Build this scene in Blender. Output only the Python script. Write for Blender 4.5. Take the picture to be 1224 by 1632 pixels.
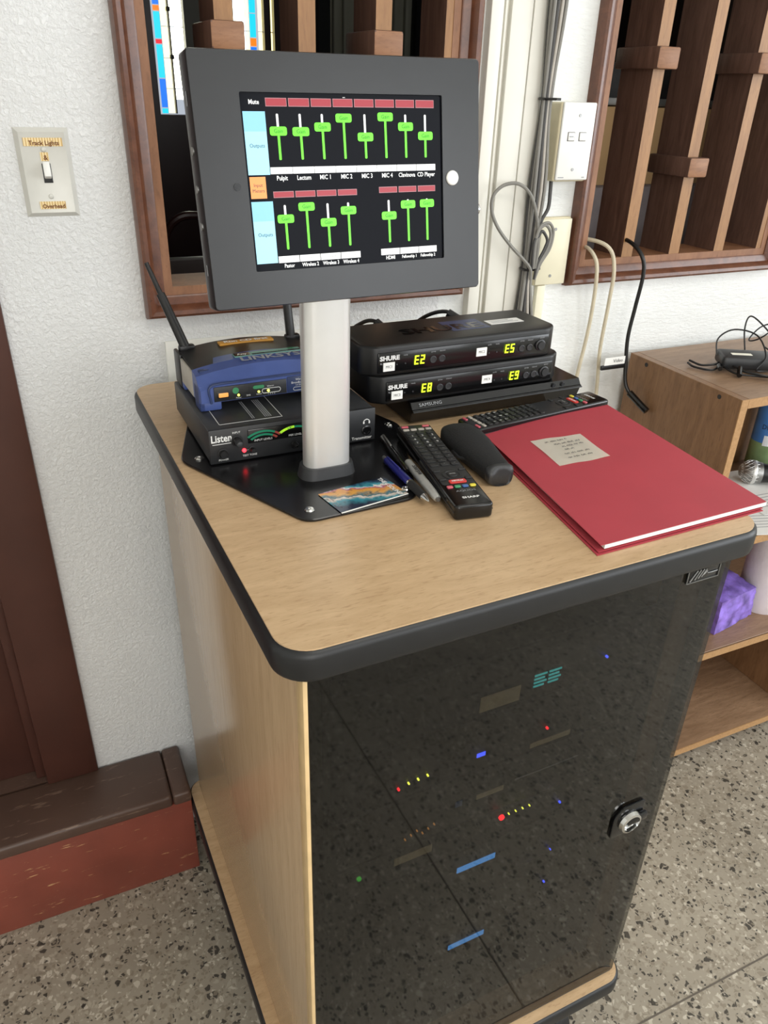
import bpy, bmesh, math, random
from mathutils import Matrix, Vector
for o in list(bpy.data.objects): bpy.data.objects.remove(o)
random.seed(7)
S = bpy.context.scene
COL = S.collection
PI = math.pi
# ------------------------------------------------------------------ camera
cd = bpy.data.cameras.new('camera'); cam = bpy.data.objects.new('camera', cd); COL.objects.link(cam)
cd.sensor_fit = 'HORIZONTAL'; cd.sensor_width = 36.0; cd.lens = 36.0 * 1226 / 1224
cd.clip_start = 0.02
right = Vector((0.91083618, -0.41174732, 0.02901031))
down = Vector((-0.1759275, -0.45083008, -0.87510099))
fwd = Vector((0.37339921, 0.79196994, -0.48307003))
m = Matrix.Identity(4)
for i in range(3):
    m[i][0] = right[i]; m[i][1] = -down[i]; m[i][2] = -fwd[i]
m[2][3] = 1.473
cam.matrix_world = m
S.camera = cam
# ------------------------------------------------------------------ world, light, exposure
W = bpy.data.worlds.new('world'); S.world = W; W.use_nodes = True
W.node_tree.nodes['Background'].inputs[0].default_value = (0.80, 0.88, 1.0, 1)
W.node_tree.nodes['Background'].inputs[1].default_value = 0.6
S.view_settings.view_transform = 'Standard'; S.view_settings.look = 'None'
S.view_settings.gamma = 1; S.view_settings.exposure = 0.0; S.view_settings.use_curve_mapping = False
def area(name, loc, target, sx, sy, power, col):
    l = bpy.data.lights.new(name, 'AREA'); l.shape = 'RECTANGLE'; l.size = sx; l.size_y = sy
    l.energy = power; l.color = col
    o = bpy.data.objects.new(name, l); COL.objects.link(o); o.location = loc
    o.rotation_euler = (Vector(target) - Vector(loc)).to_track_quat('-Z', 'Y').to_euler()
    return o
area('daylight_right_window', (3.95, -0.75, 1.75), (0.0, -0.45, 1.55), 1.5, 1.7, 54, (0.93, 0.97, 1.0))
area('daylight_right_window_far', (3.95, -2.45, 1.75), (0.0, -1.3, 1.5), 1.2, 1.7, 30, (0.93, 0.97, 1.0))
area('top_fill_light', (0.7, -0.55, 2.93), (0.7, -0.5, 0.0), 1.2, 0.6, 15, (1.0, 0.96, 0.90))  # added fill lamp from overhead, brightens the cabinet top and other level surfaces
area('daylight_rear_window', (-0.4, -3.05, 1.8), (-0.1, 1.0, 1.3), 1.7, 1.7, 46, (1.0, 0.97, 0.93))
area('daylight_rear_window_right', (2.2, -3.05, 1.8), (1.8, 1.0, 1.3), 1.5, 1.7, 36, (0.96, 0.98, 1.0))

# ------------------------------------------------------------------ materials
def lin(r, g, b):
    f = lambda c: (c / 255) / 12.92 if c / 255 <= 0.04045 else ((c / 255 + 0.055) / 1.055) ** 2.4
    return (f(r), f(g), f(b), 1)
def base(name):
    mt = bpy.data.materials.new(name); mt.use_nodes = True
    nt = mt.node_tree; return mt, nt, nt.nodes['Principled BSDF']
def nd(nt, t, **kw):
    n = nt.nodes.new(t)
    for k, v in kw.items(): setattr(n, k, v)
    return n
def mapping(nt, scale=(1, 1, 1), rot=(0, 0, 0)):
    tc = nd(nt, 'ShaderNodeTexCoord'); mp = nd(nt, 'ShaderNodeMapping')
    mp.inputs['Scale'].default_value = scale; mp.inputs['Rotation'].default_value = rot
    nt.links.new(tc.outputs['Object'], mp.inputs['Vector']); return mp.outputs['Vector']
def ramp(nt, fac, stops):
    r = nd(nt, 'ShaderNodeValToRGB'); e = r.color_ramp.elements
    while len(e) > len(stops): e.remove(e[-1])
    while len(e) < len(stops): e.new(1.0)
    for i, (p, c) in enumerate(stops): e[i].position = p; e[i].color = c
    nt.links.new(fac, r.inputs[0]); return r.outputs[0]
def noise(nt, vec, scale, detail=3, rough=0.5, dist=0.0):
    n = nd(nt, 'ShaderNodeTexNoise'); n.inputs['Scale'].default_value = scale
    n.inputs['Detail'].default_value = detail; n.inputs['Roughness'].default_value = rough
    n.inputs['Distortion'].default_value = dist
    nt.links.new(vec, n.inputs['Vector']); return n.outputs['Fac']
def bump(nt, p, h, strength, dist=0.002):
    b = nd(nt, 'ShaderNodeBump'); b.inputs['Strength'].default_value = strength; b.inputs['Distance'].default_value = dist
    nt.links.new(h, b.inputs['Height']); nt.links.new(b.outputs[0], p.inputs['Normal'])
def mixc(nt, fac, a, b, mode='MIX'):
    x = nd(nt, 'ShaderNodeMix', data_type='RGBA', blend_type=mode)
    for s, v in ((0, fac), (6, a), (7, b)):
        if hasattr(v, 'is_linked'): nt.links.new(v, x.inputs[s])
        else: x.inputs[s].default_value = v
    return x.outputs[2]
def plain(name, rgb, rough=0.5, metal=0.0, var=0.08, scale=40, bumpy=0.0, spec=0.5, coat=0.0, bscale=None):
    mt, nt, p = base(name); v = mapping(nt); c = lin(*rgb)
    n = noise(nt, v, scale, 3)
    lo = tuple(x * (1 - var) for x in c[:3]) + (1,); hi = tuple(min(1, x * (1 + var)) for x in c[:3]) + (1,)
    nt.links.new(ramp(nt, n, [(0.3, lo), (0.7, hi)]), p.inputs['Base Color'])
    p.inputs['Roughness'].default_value = rough; p.inputs['Metallic'].default_value = metal
    p.inputs['Specular IOR Level'].default_value = spec; p.inputs['Coat Weight'].default_value = coat
    if bumpy: bump(nt, p, noise(nt, v, bscale or scale, 4, 0.6), bumpy)
    return mt
def glow(name, rgb, strength):
    mt, nt, p = base(name); c = lin(*rgb)
    p.inputs['Base Color'].default_value = tuple(x * 0.3 for x in c[:3]) + (1,)
    p.inputs['Emission Color'].default_value = c; p.inputs['Emission Strength'].default_value = strength
    p.inputs['Roughness'].default_value = 0.3
    return mt
def wood(name, c1, c2, scale=(1, 1, 1), freq=6, rough=0.4, dark=None, coat=0.0, bumpy=0.1, spec=0.5):
    mt, nt, p = base(name); v = mapping(nt, scale)
    n1 = noise(nt, v, freq, 6, 0.65, 0.6); n2 = noise(nt, v, freq * 5, 3, 0.5)
    a = ramp(nt, n1, [(0.32, lin(*c1)), (0.68, lin(*c2))])
    d = tuple(x * 0.72 for x in lin(*c1)[:3]) + (1,)
    k = ramp(nt, n2, [(0.56, (0, 0, 0, 1)), (0.76, (0.6, 0.6, 0.6, 1))])
    col = mixc(nt, k, a, lin(*dark) if dark else d)
    nt.links.new(col, p.inputs['Base Color']); p.inputs['Roughness'].default_value = rough
    p.inputs['Coat Weight'].default_value = coat; p.inputs['Coat Roughness'].default_value = 0.15
    p.inputs['Specular IOR Level'].default_value = spec
    if bumpy: bump(nt, p, n2, bumpy, 0.001)
    return mt
def terrazzo(name):
    mt, nt, p = base(name); v = mapping(nt)
    nz = nd(nt, 'ShaderNodeTexNoise'); nz.inputs['Scale'].default_value = 60; nt.links.new(v, nz.inputs['Vector'])
    vm = nd(nt, 'ShaderNodeVectorMath', operation='MULTIPLY_ADD'); vm.inputs[1].default_value = (0.012, 0.012, 0.0)
    nt.links.new(nz.outputs['Color'], vm.inputs[0]); nt.links.new(v, vm.inputs[2]); vv = vm.outputs[0]
    col = ramp(nt, noise(nt, v, 2.2, 4), [(0.3, lin(146, 137, 122)), (0.7, lin(166, 157, 141))])
    for sc, lo, hi, edge in ((95, 0, 0, 0.10), (170, 0, 0, 0.14)):
        vo = nd(nt, 'ShaderNodeTexVoronoi', feature='F1'); vo.inputs['Scale'].default_value = sc
        nt.links.new(vv, vo.inputs['Vector'])
        ve = nd(nt, 'ShaderNodeTexVoronoi', feature='DISTANCE_TO_EDGE'); ve.inputs['Scale'].default_value = sc
        nt.links.new(vv, ve.inputs['Vector'])
        sep = nd(nt, 'ShaderNodeSeparateColor'); nt.links.new(vo.outputs['Color'], sep.inputs[0])
        cc = ramp(nt, sep.outputs[0], [(0.0, lin(34, 31, 28)), (0.10, lin(40, 36, 32)), (0.17, lin(48, 43, 38)), (0.18, lin(136, 126, 110)), (0.5, lin(158, 149, 133)), (0.68, lin(172, 163, 147)), (0.86, lin(198, 190, 174)), (1.0, lin(222, 216, 204))])
        cc.node.color_ramp.interpolation = 'CONSTANT'
        sel = ramp(nt, sep.outputs[1], [(0.0, (0.85, 0.85, 0.85, 1)), (0.55, (0, 0, 0, 1))]); sel.node.color_ramp.interpolation = 'CONSTANT'
        em = ramp(nt, ve.outputs['Distance'], [(edge * 0.7, (0, 0, 0, 1)), (edge * 1.3, (1, 1, 1, 1))])
        fac = mixc(nt, 1.0, sel, em, 'MULTIPLY')
        col = mixc(nt, fac, col, cc)
    nt.links.new(col, p.inputs['Base Color']); p.inputs['Roughness'].default_value = 0.42
    p.inputs['Specular IOR Level'].default_value = 0.4
    bump(nt, p, noise(nt, v, 400, 2), 0.05, 0.001)
    return mt
def plaster(name, rgb, scale=70, strength=0.5, stretch=(1, 1, 1), dist=0.004):
    mt, nt, p = base(name); v = mapping(nt, stretch)
    c = lin(*rgb)
    nt.links.new(ramp(nt, noise(nt, v, 5, 5), [(0.3, tuple(x * 0.93 for x in c[:3]) + (1,)), (0.7, c)]), p.inputs['Base Color'])
    p.inputs['Roughness'].default_value = 0.55
    h = ramp(nt, noise(nt, v, scale, 5, 0.62, 0.4), [(0.38, (0, 0, 0, 1)), (0.62, (1, 1, 1, 1))])
    bump(nt, p, h, strength, dist)
    return mt
def painted_wood(name, paint, wear, amount=0.62, scale=(3, 30, 30)):
    mt, nt, p = base(name); v = mapping(nt, scale)
    n = noise(nt, v, 6, 6, 0.7); n2 = noise(nt, mapping(nt), 9, 4)
    c = mixc(nt, ramp(nt, n2, [(0.3, (0, 0, 0, 1)), (0.75, (1, 1, 1, 1))]), lin(*paint), tuple(x * 0.75 for x in lin(*paint)[:3]) + (1,))
    c = mixc(nt, ramp(nt, n, [(amount, (0, 0, 0, 1)), (amount + 0.05, (1, 1, 1, 1))]), c, lin(*wear))
    nt.links.new(c, p.inputs['Base Color']); p.inputs['Roughness'].default_value = 0.38
    bump(nt, p, n, 0.12, 0.001)
    return mt
def smoked_glass(name, tint=0.10):
    mt, nt, p = base(name); nt.nodes.remove(p); out = nt.nodes['Material Output']
    g = nd(nt, 'ShaderNodeBsdfGlossy'); g.inputs['Roughness'].default_value = 0.03; g.inputs['Color'].default_value = (1, 1, 1, 1)
    t = nd(nt, 'ShaderNodeBsdfTransparent'); t.inputs['Color'].default_value = (tint, tint, tint * 0.97, 1)
    fr = nd(nt, 'ShaderNodeFresnel'); ge = nd(nt, 'ShaderNodeNewGeometry'); io = nd(nt, 'ShaderNodeMapRange'); io.inputs[3].default_value = 1.4; io.inputs[4].default_value = 1 / 1.4
    nt.links.new(ge.outputs['Backfacing'], io.inputs[0]); nt.links.new(io.outputs[0], fr.inputs['IOR'])
    mx = nd(nt, 'ShaderNodeMixShader'); nt.links.new(fr.outputs[0], mx.inputs[0]); nt.links.new(t.outputs[0], mx.inputs[1]); nt.links.new(g.outputs[0], mx.inputs[2])
    nt.links.new(mx.outputs[0], out.inputs['Surface'])
    return mt
def postcard_print(name):
    mt, nt, p = base(name); v = mapping(nt)
    sx = nd(nt, 'ShaderNodeSeparateXYZ'); nt.links.new(v, sx.inputs[0])
    nz = noise(nt, v, 60, 3); nf = noise(nt, v, 160, 4)
    ma = nd(nt, 'ShaderNodeMath', operation='MULTIPLY_ADD'); ma.inputs[1].default_value = 0.03; nt.links.new(nz, ma.inputs[0]); nt.links.new(sx.outputs['Y'], ma.inputs[2])
    mb = nd(nt, 'ShaderNodeMath', operation='MULTIPLY_ADD'); mb.inputs[1].default_value = 0.35; nt.links.new(sx.outputs['X'], mb.inputs[0]); nt.links.new(ma.outputs[0], mb.inputs[2])
    mr = nd(nt, 'ShaderNodeMapRange'); mr.inputs[1].default_value = -0.012; mr.inputs[2].default_value = 0.052; nt.links.new(mb.outputs[0], mr.inputs[0])
    c = ramp(nt, mr.outputs[0], [(0.0, lin(40, 50, 70)), (0.22, lin(60, 140, 155)), (0.34, lin(225, 205, 190)), (0.38, lin(52, 110, 125)), (0.52, lin(216, 160, 80)), (0.62, lin(205, 140, 70)), (0.67, lin(150, 70, 120)), (0.70, lin(230, 220, 205)), (0.73, lin(70, 150, 165)), (0.86, lin(30, 60, 85)), (1.0, lin(18, 22, 35))])
    c = mixc(nt, ramp(nt, nf, [(0.55, (0, 0, 0, 1)), (0.7, (0.6, 0.6, 0.6, 1))]), c, lin(30, 40, 55))
    nt.links.new(c, p.inputs['Base Color']); p.inputs['Roughness'].default_value = 0.2
    return mt
def tape(name):
    mt, nt, p = base(name); v = mapping(nt, (1, 0.02, 0.02))
    w = nd(nt, 'ShaderNodeTexWave'); w.inputs['Scale'].default_value = 90; w.inputs['Distortion'].default_value = 3; w.bands_direction = 'X'
    nt.links.new(v, w.inputs['Vector'])
    nt.links.new(ramp(nt, w.outputs['Fac'], [(0.2, lin(200, 165, 100)), (0.8, lin(236, 214, 165))]), p.inputs['Base Color'])
    p.inputs['Roughness'].default_value = 0.35
    return mt
M = {}
M['wall'] = plaster('rough_white_plaster', (230, 231, 231), 140, 0.5, dist=0.0034)
M['wallright'] = plaster('brushed_white_plaster', (236, 238, 236), 60, 0.35, (1, 1, 3.2), 0.0025)
M['wallsmooth'] = plain('white_wall_paint', (232, 232, 226), 0.5, var=0.03, scale=6, bumpy=0.15, bscale=90)
M['trim'] = plain('cream_trim_paint', (228, 226, 216), 0.4, var=0.03, scale=8, bumpy=0.05)
M['ceiling'] = plain('white_ceiling', (232, 231, 226), 0.8, var=0.03, scale=3)
M['floor'] = terrazzo('terrazzo')
M['joint'] = plain('dark_joint', (98, 90, 80), 0.7)
M['frame'] = wood('dark_stained_frame', (82, 46, 30), (112, 68, 46), (8, 8, 8), 5, 0.35, coat=0.2)
M['fillet'] = wood('bare_brown_fillet', (124, 84, 58), (148, 104, 74), (6, 6, 2), 6, 0.5)
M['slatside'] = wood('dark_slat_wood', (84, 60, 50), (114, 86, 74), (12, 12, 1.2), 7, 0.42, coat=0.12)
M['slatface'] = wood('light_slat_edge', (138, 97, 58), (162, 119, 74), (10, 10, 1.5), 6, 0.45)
M['collarface'] = wood('end_grain_block', (128, 88, 60), (154, 110, 78), (3, 3, 14), 6, 0.5)
M['doorwood'] = painted_wood('brown_door_paint', (78, 46, 38), (150, 110, 80), 0.74, (20, 20, 3))
M['treadwood'] = painted_wood('worn_brown_tread', (90, 68, 58), (124, 102, 88), 0.60, (2.5, 18, 18))
M['riserwood'] = painted_wood('chipped_red_brown_paint', (140, 72, 58), (206, 164, 118), 0.62, (2.4, 17, 17))
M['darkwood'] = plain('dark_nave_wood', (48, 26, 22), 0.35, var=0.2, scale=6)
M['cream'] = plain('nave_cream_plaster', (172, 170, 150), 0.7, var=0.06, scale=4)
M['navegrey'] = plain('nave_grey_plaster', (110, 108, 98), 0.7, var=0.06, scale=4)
M['maple'] = wood('maple_laminate', (188, 157, 120), (206, 176, 138), (3.2, 16, 10), 5, 0.34, dark=(158, 124, 90), bumpy=0.02)
M['mapleside'] = wood('maple_laminate_side', (184, 156, 122), (198, 170, 136), (14, 14, 1.2), 4, 0.24, bumpy=0, coat=0.35)
M['mapleedge'] = plain('maple_edge_band', (214, 184, 136), 0.35)
M['band'] = plain('black_rubber_band', (25, 26, 28), 0.42, var=0.1, spec=0.5)
M['black'] = plain('black_plastic', (16, 16, 17), 0.4, var=0.12)
M['blackgloss'] = plain('gloss_black_plastic', (14, 14, 15), 0.16, var=0.1)
M['blacksatin'] = plain('satin_black_metal', (36, 37, 39), 0.3, var=0.05, metal=0.0)
M['blackplate'] = plain('black_powder_coat', (16, 16, 18), 0.24, var=0.1)
M['darkgrey'] = plain('dark_grey_plastic', (47, 48, 50), 0.45, var=0.1)
M['charcoal'] = plain('charcoal_faceplate', (33, 34, 36), 0.42, var=0.1)
M['grey'] = plain('grey_cable_jacket', (130, 128, 122), 0.5)
M['greydark'] = plain('dark_grey_cable', (62, 61, 60), 0.5)
M['greylight'] = plain('light_grey_cable', (176, 170, 160), 0.5)
M['beige'] = plain('beige_cord', (206, 196, 172), 0.5)
M['alu'] = plain('brushed_aluminium', (222, 222, 220), 0.36, metal=0.65, var=0.03, scale=20)
M['chrome'] = plain('chrome', (210, 210, 208), 0.14, metal=1.0, var=0.03)
M['steel'] = plain('dull_steel', (150, 150, 148), 0.4, metal=0.9)
M['white'] = plain('white_plastic', (232, 232, 228), 0.35, var=0.02)
M['paper'] = plain('white_paper', (238, 238, 234), 0.8, var=0.02)
M['print'] = plain('white_print', (226, 226, 224), 0.6, var=0.02)
M['greyprint'] = plain('grey_print', (150, 152, 155), 0.6, var=0.03)
M['darkprint'] = plain('dark_ink', (44, 42, 42), 0.7)
M['brownprint'] = plain('brown_ink', (112, 66, 36), 0.7)
M['ivory'] = plain('ivory_plastic', (226, 220, 194), 0.4, var=0.02)
M['ivorybox'] = plain('aged_ivory_box', (214, 204, 172), 0.45, var=0.03)
M['switchplate'] = plain('light_grey_switch_plate', (206, 205, 198), 0.35, metal=0.1, var=0.03)
M['tape'] = tape('brown_label_tape')
M['blue'] = plain('router_blue', (70, 88, 146), 0.38, var=0.06)
M['bluedark'] = plain('router_blue_dark', (46, 60, 98), 0.35)
M['orangelabel'] = plain('orange_sticker', (196, 140, 52), 0.45)
M['teal'] = plain('teal_sticker', (112, 158, 146), 0.45)
M['red'] = plain('red_folder_card', (174, 58, 70), 0.6, var=0.05, scale=14, bumpy=0.03, bscale=220)
M['note'] = plain('pale_yellow_note', (250, 248, 232), 0.8, var=0.03, scale=30)
M['shelfwood'] = wood('brown_oak_laminate', (120, 88, 60), (148, 112, 80), (14, 14, 2.0), 5, 0.42, dark=(88, 62, 40))
M['shelfflat'] = wood('brown_oak_laminate_flat', (128, 100, 76), (154, 124, 97), (2.2, 14, 14), 5, 0.42, dark=(98, 74, 54))
M['shelfedge'] = wood('raw_particle_edge', (160, 122, 80), (182, 142, 98), (20, 20, 20), 8, 0.5)
M['fabric'] = plain('black_fabric', (24, 24, 25), 0.85, var=0.25, scale=300, bumpy=0.25, bscale=500)
M['leather'] = plain('black_leather', (42, 43, 45), 0.38, var=0.1, bumpy=0.1, bscale=400)
M['penblue'] = plain('navy_pen_barrel', (34, 36, 110), 0.25)
M['markergrey'] = plain('silver_marker_barrel', (176, 176, 172), 0.35, metal=0.3)
M['rubber'] = plain('black_grip', (26, 26, 27), 0.7)
M['keyred'] = plain('red_key', (206, 56, 50), 0.4)
M['keypink'] = plain('pink_key', (198, 92, 104), 0.4)
M['keygreen'] = plain('green_key', (64, 140, 96), 0.4)
M['keyblue'] = plain('blue_key', (70, 104, 158), 0.4)
M['keyyellow'] = plain('yellow_key', (222, 206, 70), 0.4)
M['key'] = plain('rubber_key', (34, 34, 35), 0.55, var=0.15)
M['purple'] = plain('purple_wrap', (128, 104, 190), 0.25, var=0.55, scale=30, bumpy=0.6, bscale=55)
M['towel'] = plain('paper_towel', (226, 218, 222), 0.9, var=0.03, bumpy=0.5, bscale=120)
M['canblue'] = plain('can_blue', (66, 122, 190), 0.3, var=0.15, scale=14)
M['cangreen'] = plain('can_green', (126, 150, 104), 0.3, var=0.2, scale=20)
M['canwhite'] = plain('can_white', (226, 230, 234), 0.35)
M['cardboard'] = plain('cardboard', (170, 138, 96), 0.8, var=0.06, scale=10)
M['greybin'] = plain('grey_bin', (112, 104, 104), 0.7)
M['velvet'] = plain('dark_red_cushion', (60, 22, 24), 0.8)
M['bluedisplay'] = glow('blue_backlit_strip', (90, 165, 245), 2.2)  # lit display bars on two rack units, not tape
M['tantape'] = plain('tan_masking_tape', (206, 188, 150), 0.7)
M['glassdoor'] = smoked_glass('smoked_glass', 0.46)
M['postcard'] = postcard_print('postcard_print')
M['screen'] = plain('tablet_glass', (9, 11, 18), 0.08, var=0.05, spec=0.06)
M['ledred'] = glow('led_red', (255, 40, 50), 6)
M['ledgreen'] = glow('led_green', (60, 200, 60), 1.5)
M['ledyellow'] = glow('led_yellow', (235, 240, 80), 6)
M['ledblue'] = glow('led_blue', (70, 90, 255), 6)
M['lcd'] = glow('lcd_cyan', (70, 190, 190), 1.8)
M['digits'] = glow('digit_yellow_green', (214, 250, 40), 3.0)
M['lampamber'] = glow('amber_lamp', (255, 176, 90), 0.9)
M['meterg'] = glow('meter_green', (40, 150, 110), 0.35)
M['meterlit'] = glow('meter_lit', (190, 245, 40), 1.0)
M['meterred'] = plain('meter_red', (150, 60, 52), 0.4)
M['ui_white'] = glow('screen_white', (250, 250, 248), 1.02)
M['ui_green'] = glow('screen_green', (110, 245, 40), 1.02)
M['ui_red'] = glow('screen_red', (172, 40, 54), 0.85)
M['ui_redline'] = glow('screen_red_outline', (196, 140, 146), 0.7)
M['ui_sky'] = glow('screen_light_blue', (168, 226, 246), 1.02)
M['ui_sky2'] = glow('screen_light_blue_top', (146, 212, 240), 0.9)
M['ui_orange'] = glow('screen_orange', (255, 158, 84), 1.02)
M['ui_ink'] = glow('screen_ink', (36, 70, 84), 0.5)
M['ui_greenink'] = glow('screen_green_ink', (30, 110, 14), 0.6)
M['ui_greyink'] = glow('screen_grey_ink', (176, 176, 172), 0.8)
for nm, rgb, st in (('sg_white', (255, 255, 236), 5.5), ('sg_yellow', (246, 232, 160), 2.6), ('sg_cyan', (30, 190, 215), 1.5), ('sg_blue', (30, 110, 225), 1.4), ('sg_orange', (250, 120, 30), 1.4), ('sg_red', (225, 30, 50), 1.2)):
    M[nm] = glow('stained_' + nm, rgb, st)

# ------------------------------------------------------------------ geometry helpers
def B(): return bmesh.new()
def merge(bm, t):
    me = bpy.data.meshes.new('tmp'); t.to_mesh(me); t.free(); bm.from_mesh(me); bpy.data.meshes.remove(me)
def box(bm, x0, x1, y0, y1, z0, z1, bev=0.0, seg=2, Mx=None):
    t = bmesh.new()
    v = [t.verts.new((x, y, z)) for x in (x0, x1) for y in (y0, y1) for z in (z0, z1)]
    for f in ((0, 1, 3, 2), (4, 6, 7, 5), (0, 4, 5, 1), (2, 3, 7, 6), (0, 2, 6, 4), (1, 5, 7, 3)): t.faces.new([v[i] for i in f])
    if bev: bmesh.ops.bevel(t, geom=t.edges[:], offset=bev, segments=seg, affect='EDGES', profile=0.5)
    if Mx: bmesh.ops.transform(t, matrix=Mx, verts=t.verts)
    bmesh.ops.recalc_face_normals(t, faces=t.faces)
    merge(bm, t); return bm
def cyl(bm, p0, p1, r0, r1=None, n=20, bev=0.0):
    p0 = Vector(p0); p1 = Vector(p1); r1 = r0 if r1 is None else r1
    d = p1 - p0; q = d.to_track_quat('Z', 'Y').to_matrix()
    t = bmesh.new(); rings = []
    prof = [(0, r0), (1, r1)]
    if bev:
        L = d.length; b = bev
        prof = [(0, r0 - b), (b * 0.4 / L, r0 - b * 0.4), (b / L, r0), (1 - b / L, r1), (1 - b * 0.4 / L, r1 - b * 0.4), (1, r1 - b)]
    for s, r in prof:
        rings.append([t.verts.new(p0 + d * s + q @ Vector((r * math.cos(2 * PI * k / n), r * math.sin(2 * PI * k / n), 0))) for k in range(n)])
    for a, b2 in zip(rings, rings[1:]):
        for k in range(n): t.faces.new((a[k], a[(k + 1) % n], b2[(k + 1) % n], b2[k]))
    t.faces.new(rings[0][::-1]); t.faces.new(rings[-1])
    merge(bm, t); return bm
def smooth_path(pts, sub=6):
    P = [Vector(p) for p in pts]
    if len(P) < 3: return P
    Q = [P[0] * 2 - P[1]] + P + [P[-1] * 2 - P[-2]]; out = []
    for i in range(1, len(Q) - 2):
        for k in range(sub):
            t = k / sub; a, b, c, d = Q[i - 1], Q[i], Q[i + 1], Q[i + 2]
            out.append(0.5 * ((2 * b) + (c - a) * t + (2 * a - 5 * b + 4 * c - d) * t * t + (3 * b - a - 3 * c + d) * t ** 3))
    out.append(P[-1]); return out
def tube(bm, pts, r, n=8, sub=6):
    P = smooth_path(pts, sub); t = bmesh.new(); rings = []; up = None
    for i, p in enumerate(P):
        d = (P[min(i + 1, len(P) - 1)] - P[max(i - 1, 0)]).normalized()
        if up is None: up = d.orthogonal().normalized()
        up = (up - d * up.dot(d)).normalized(); s = d.cross(up)
        rr = r(i / (len(P) - 1)) if callable(r) else r
        rings.append([t.verts.new(p + up * (rr * math.cos(2 * PI * k / n)) + s * (rr * math.sin(2 * PI * k / n))) for k in range(n)])
    for a, b in zip(rings, rings[1:]):
        for k in range(n): t.faces.new((a[k], a[(k + 1) % n], b[(k + 1) % n], b[k]))
    t.faces.new(rings[0][::-1]); t.faces.new(rings[-1])
    bmesh.ops.recalc_face_normals(t, faces=t.faces)
    merge(bm, t); return bm
def prism(bm, poly, z0, z1, bev=0.0, seg=2, Mx=None):
    t = bmesh.new(); n = len(poly)
    a = [t.verts.new((x, y, z0)) for x, y in poly]; b = [t.verts.new((x, y, z1)) for x, y in poly]
    f0 = t.faces.new(a[::-1]); f1 = t.faces.new(b)
    for k in range(n): t.faces.new((a[k], a[(k + 1) % n], b[(k + 1) % n], b[k]))
    bmesh.ops.recalc_face_normals(t, faces=t.faces)
    if bev:
        es = [e for e in t.edges if abs(e.verts[0].co.z - e.verts[1].co.z) < 1e-9]
        bmesh.ops.bevel(t, geom=es, offset=bev, segments=seg, affect='EDGES', profile=0.5)
    if Mx: bmesh.ops.transform(t, matrix=Mx, verts=t.verts)
    merge(bm, t); return bm
def rrect(x0, x1, y0, y1, r, n=6):
    out = []
    for cx, cy, a in ((x1 - r, y1 - r, 0), (x0 + r, y1 - r, 90), (x0 + r, y0 + r, 180), (x1 - r, y0 + r, 270)):
        for k in range(n + 1):
            t = math.radians(a + 90 * k / n); out.append((cx + r * math.cos(t), cy + r * math.sin(t)))
    return out
def round_poly(pts, r, n=5):
    out = []; N = len(pts)
    for i in range(N):
        p = Vector(pts[i]); a = (Vector(pts[i - 1]) - p).normalized(); b = (Vector(pts[(i + 1) % N]) - p).normalized()
        s = p + a * r; e = p + b * r
        for k in range(n + 1):
            t = k / n; q = s * (1 - t) ** 2 + p * 2 * t * (1 - t) + e * t * t; out.append((q.x, q.y))
    return out
def lathe(bm, prof, n=24, Mx=None):
    t = bmesh.new(); rings = []
    for r, z in prof: rings.append([t.verts.new((max(r, 1e-5) * math.cos(2 * PI * k / n), max(r, 1e-5) * math.sin(2 * PI * k / n), z)) for k in range(n)])
    for a, b in zip(rings, rings[1:]):
        for k in range(n): t.faces.new((a[k], a[(k + 1) % n], b[(k + 1) % n], b[k]))
    t.faces.new(rings[0][::-1]); t.faces.new(rings[-1])
    bmesh.ops.recalc_face_normals(t, faces=t.faces)
    if Mx: bmesh.ops.transform(t, matrix=Mx, verts=t.verts)
    merge(bm, t); return bm
def obj(name, bm, mat, parent=None, ang=35):
    me = bpy.data.meshes.new(name); bm.to_mesh(me); bm.free()
    me.polygons.foreach_set('use_smooth', [True] * len(me.polygons)); me.set_sharp_from_angle(angle=math.radians(ang))
    mats = mat if isinstance(mat, (list, tuple)) else [mat]
    for k in mats: me.materials.append(M[k])
    o = bpy.data.objects.new(name, me); COL.objects.link(o)
    if parent: o.parent = parent
    return o
def tag(o, label, cat, group=None):
    o['label'] = label; o['category'] = cat
    if group: o['group'] = group
    return o
def thing(name, label, cat, loc=(0, 0, 0), rz=0.0, group=None):
    o = bpy.data.objects.new(name, None); COL.objects.link(o); o.empty_display_size = 0.02
    o.location = loc; o.rotation_euler = (0, 0, rz); return tag(o, label, cat, group)
def struct(o): o['kind'] = 'structure'; return o
def sroot(name, loc=(0, 0, 0)):
    o = bpy.data.objects.new(name, None); COL.objects.link(o); o.location = loc; o.empty_display_size = 0.02; return struct(o)
FRONT = Matrix.Rotation(PI / 2, 4, 'X')          # text upright, facing -Y
def text(name, body, size, mat, parent, Mx, align='CENTER', sx=1.0, bold=0.0, ext=0.0):
    cu = bpy.data.curves.new('t', 'FONT'); cu.body = body; cu.size = size; cu.align_x = align; cu.align_y = 'CENTER'
    cu.offset = bold; cu.extrude = ext; cu.resolution_u = 2
    ob = bpy.data.objects.new('t', cu); me = bpy.data.meshes.new_from_object(ob)
    bpy.data.objects.remove(ob); bpy.data.curves.remove(cu)
    me.transform(Mx @ Matrix.Diagonal((sx, 1, 1, 1))); me.name = name
    me.materials.clear(); me.materials.append(M[mat])
    o = bpy.data.objects.new(name, me); COL.objects.link(o); o.parent = parent; return o
def T(x, y, z): return Matrix.Translation((x, y, z))
def RZ(a): return Matrix.Rotation(a, 4, 'Z')

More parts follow.
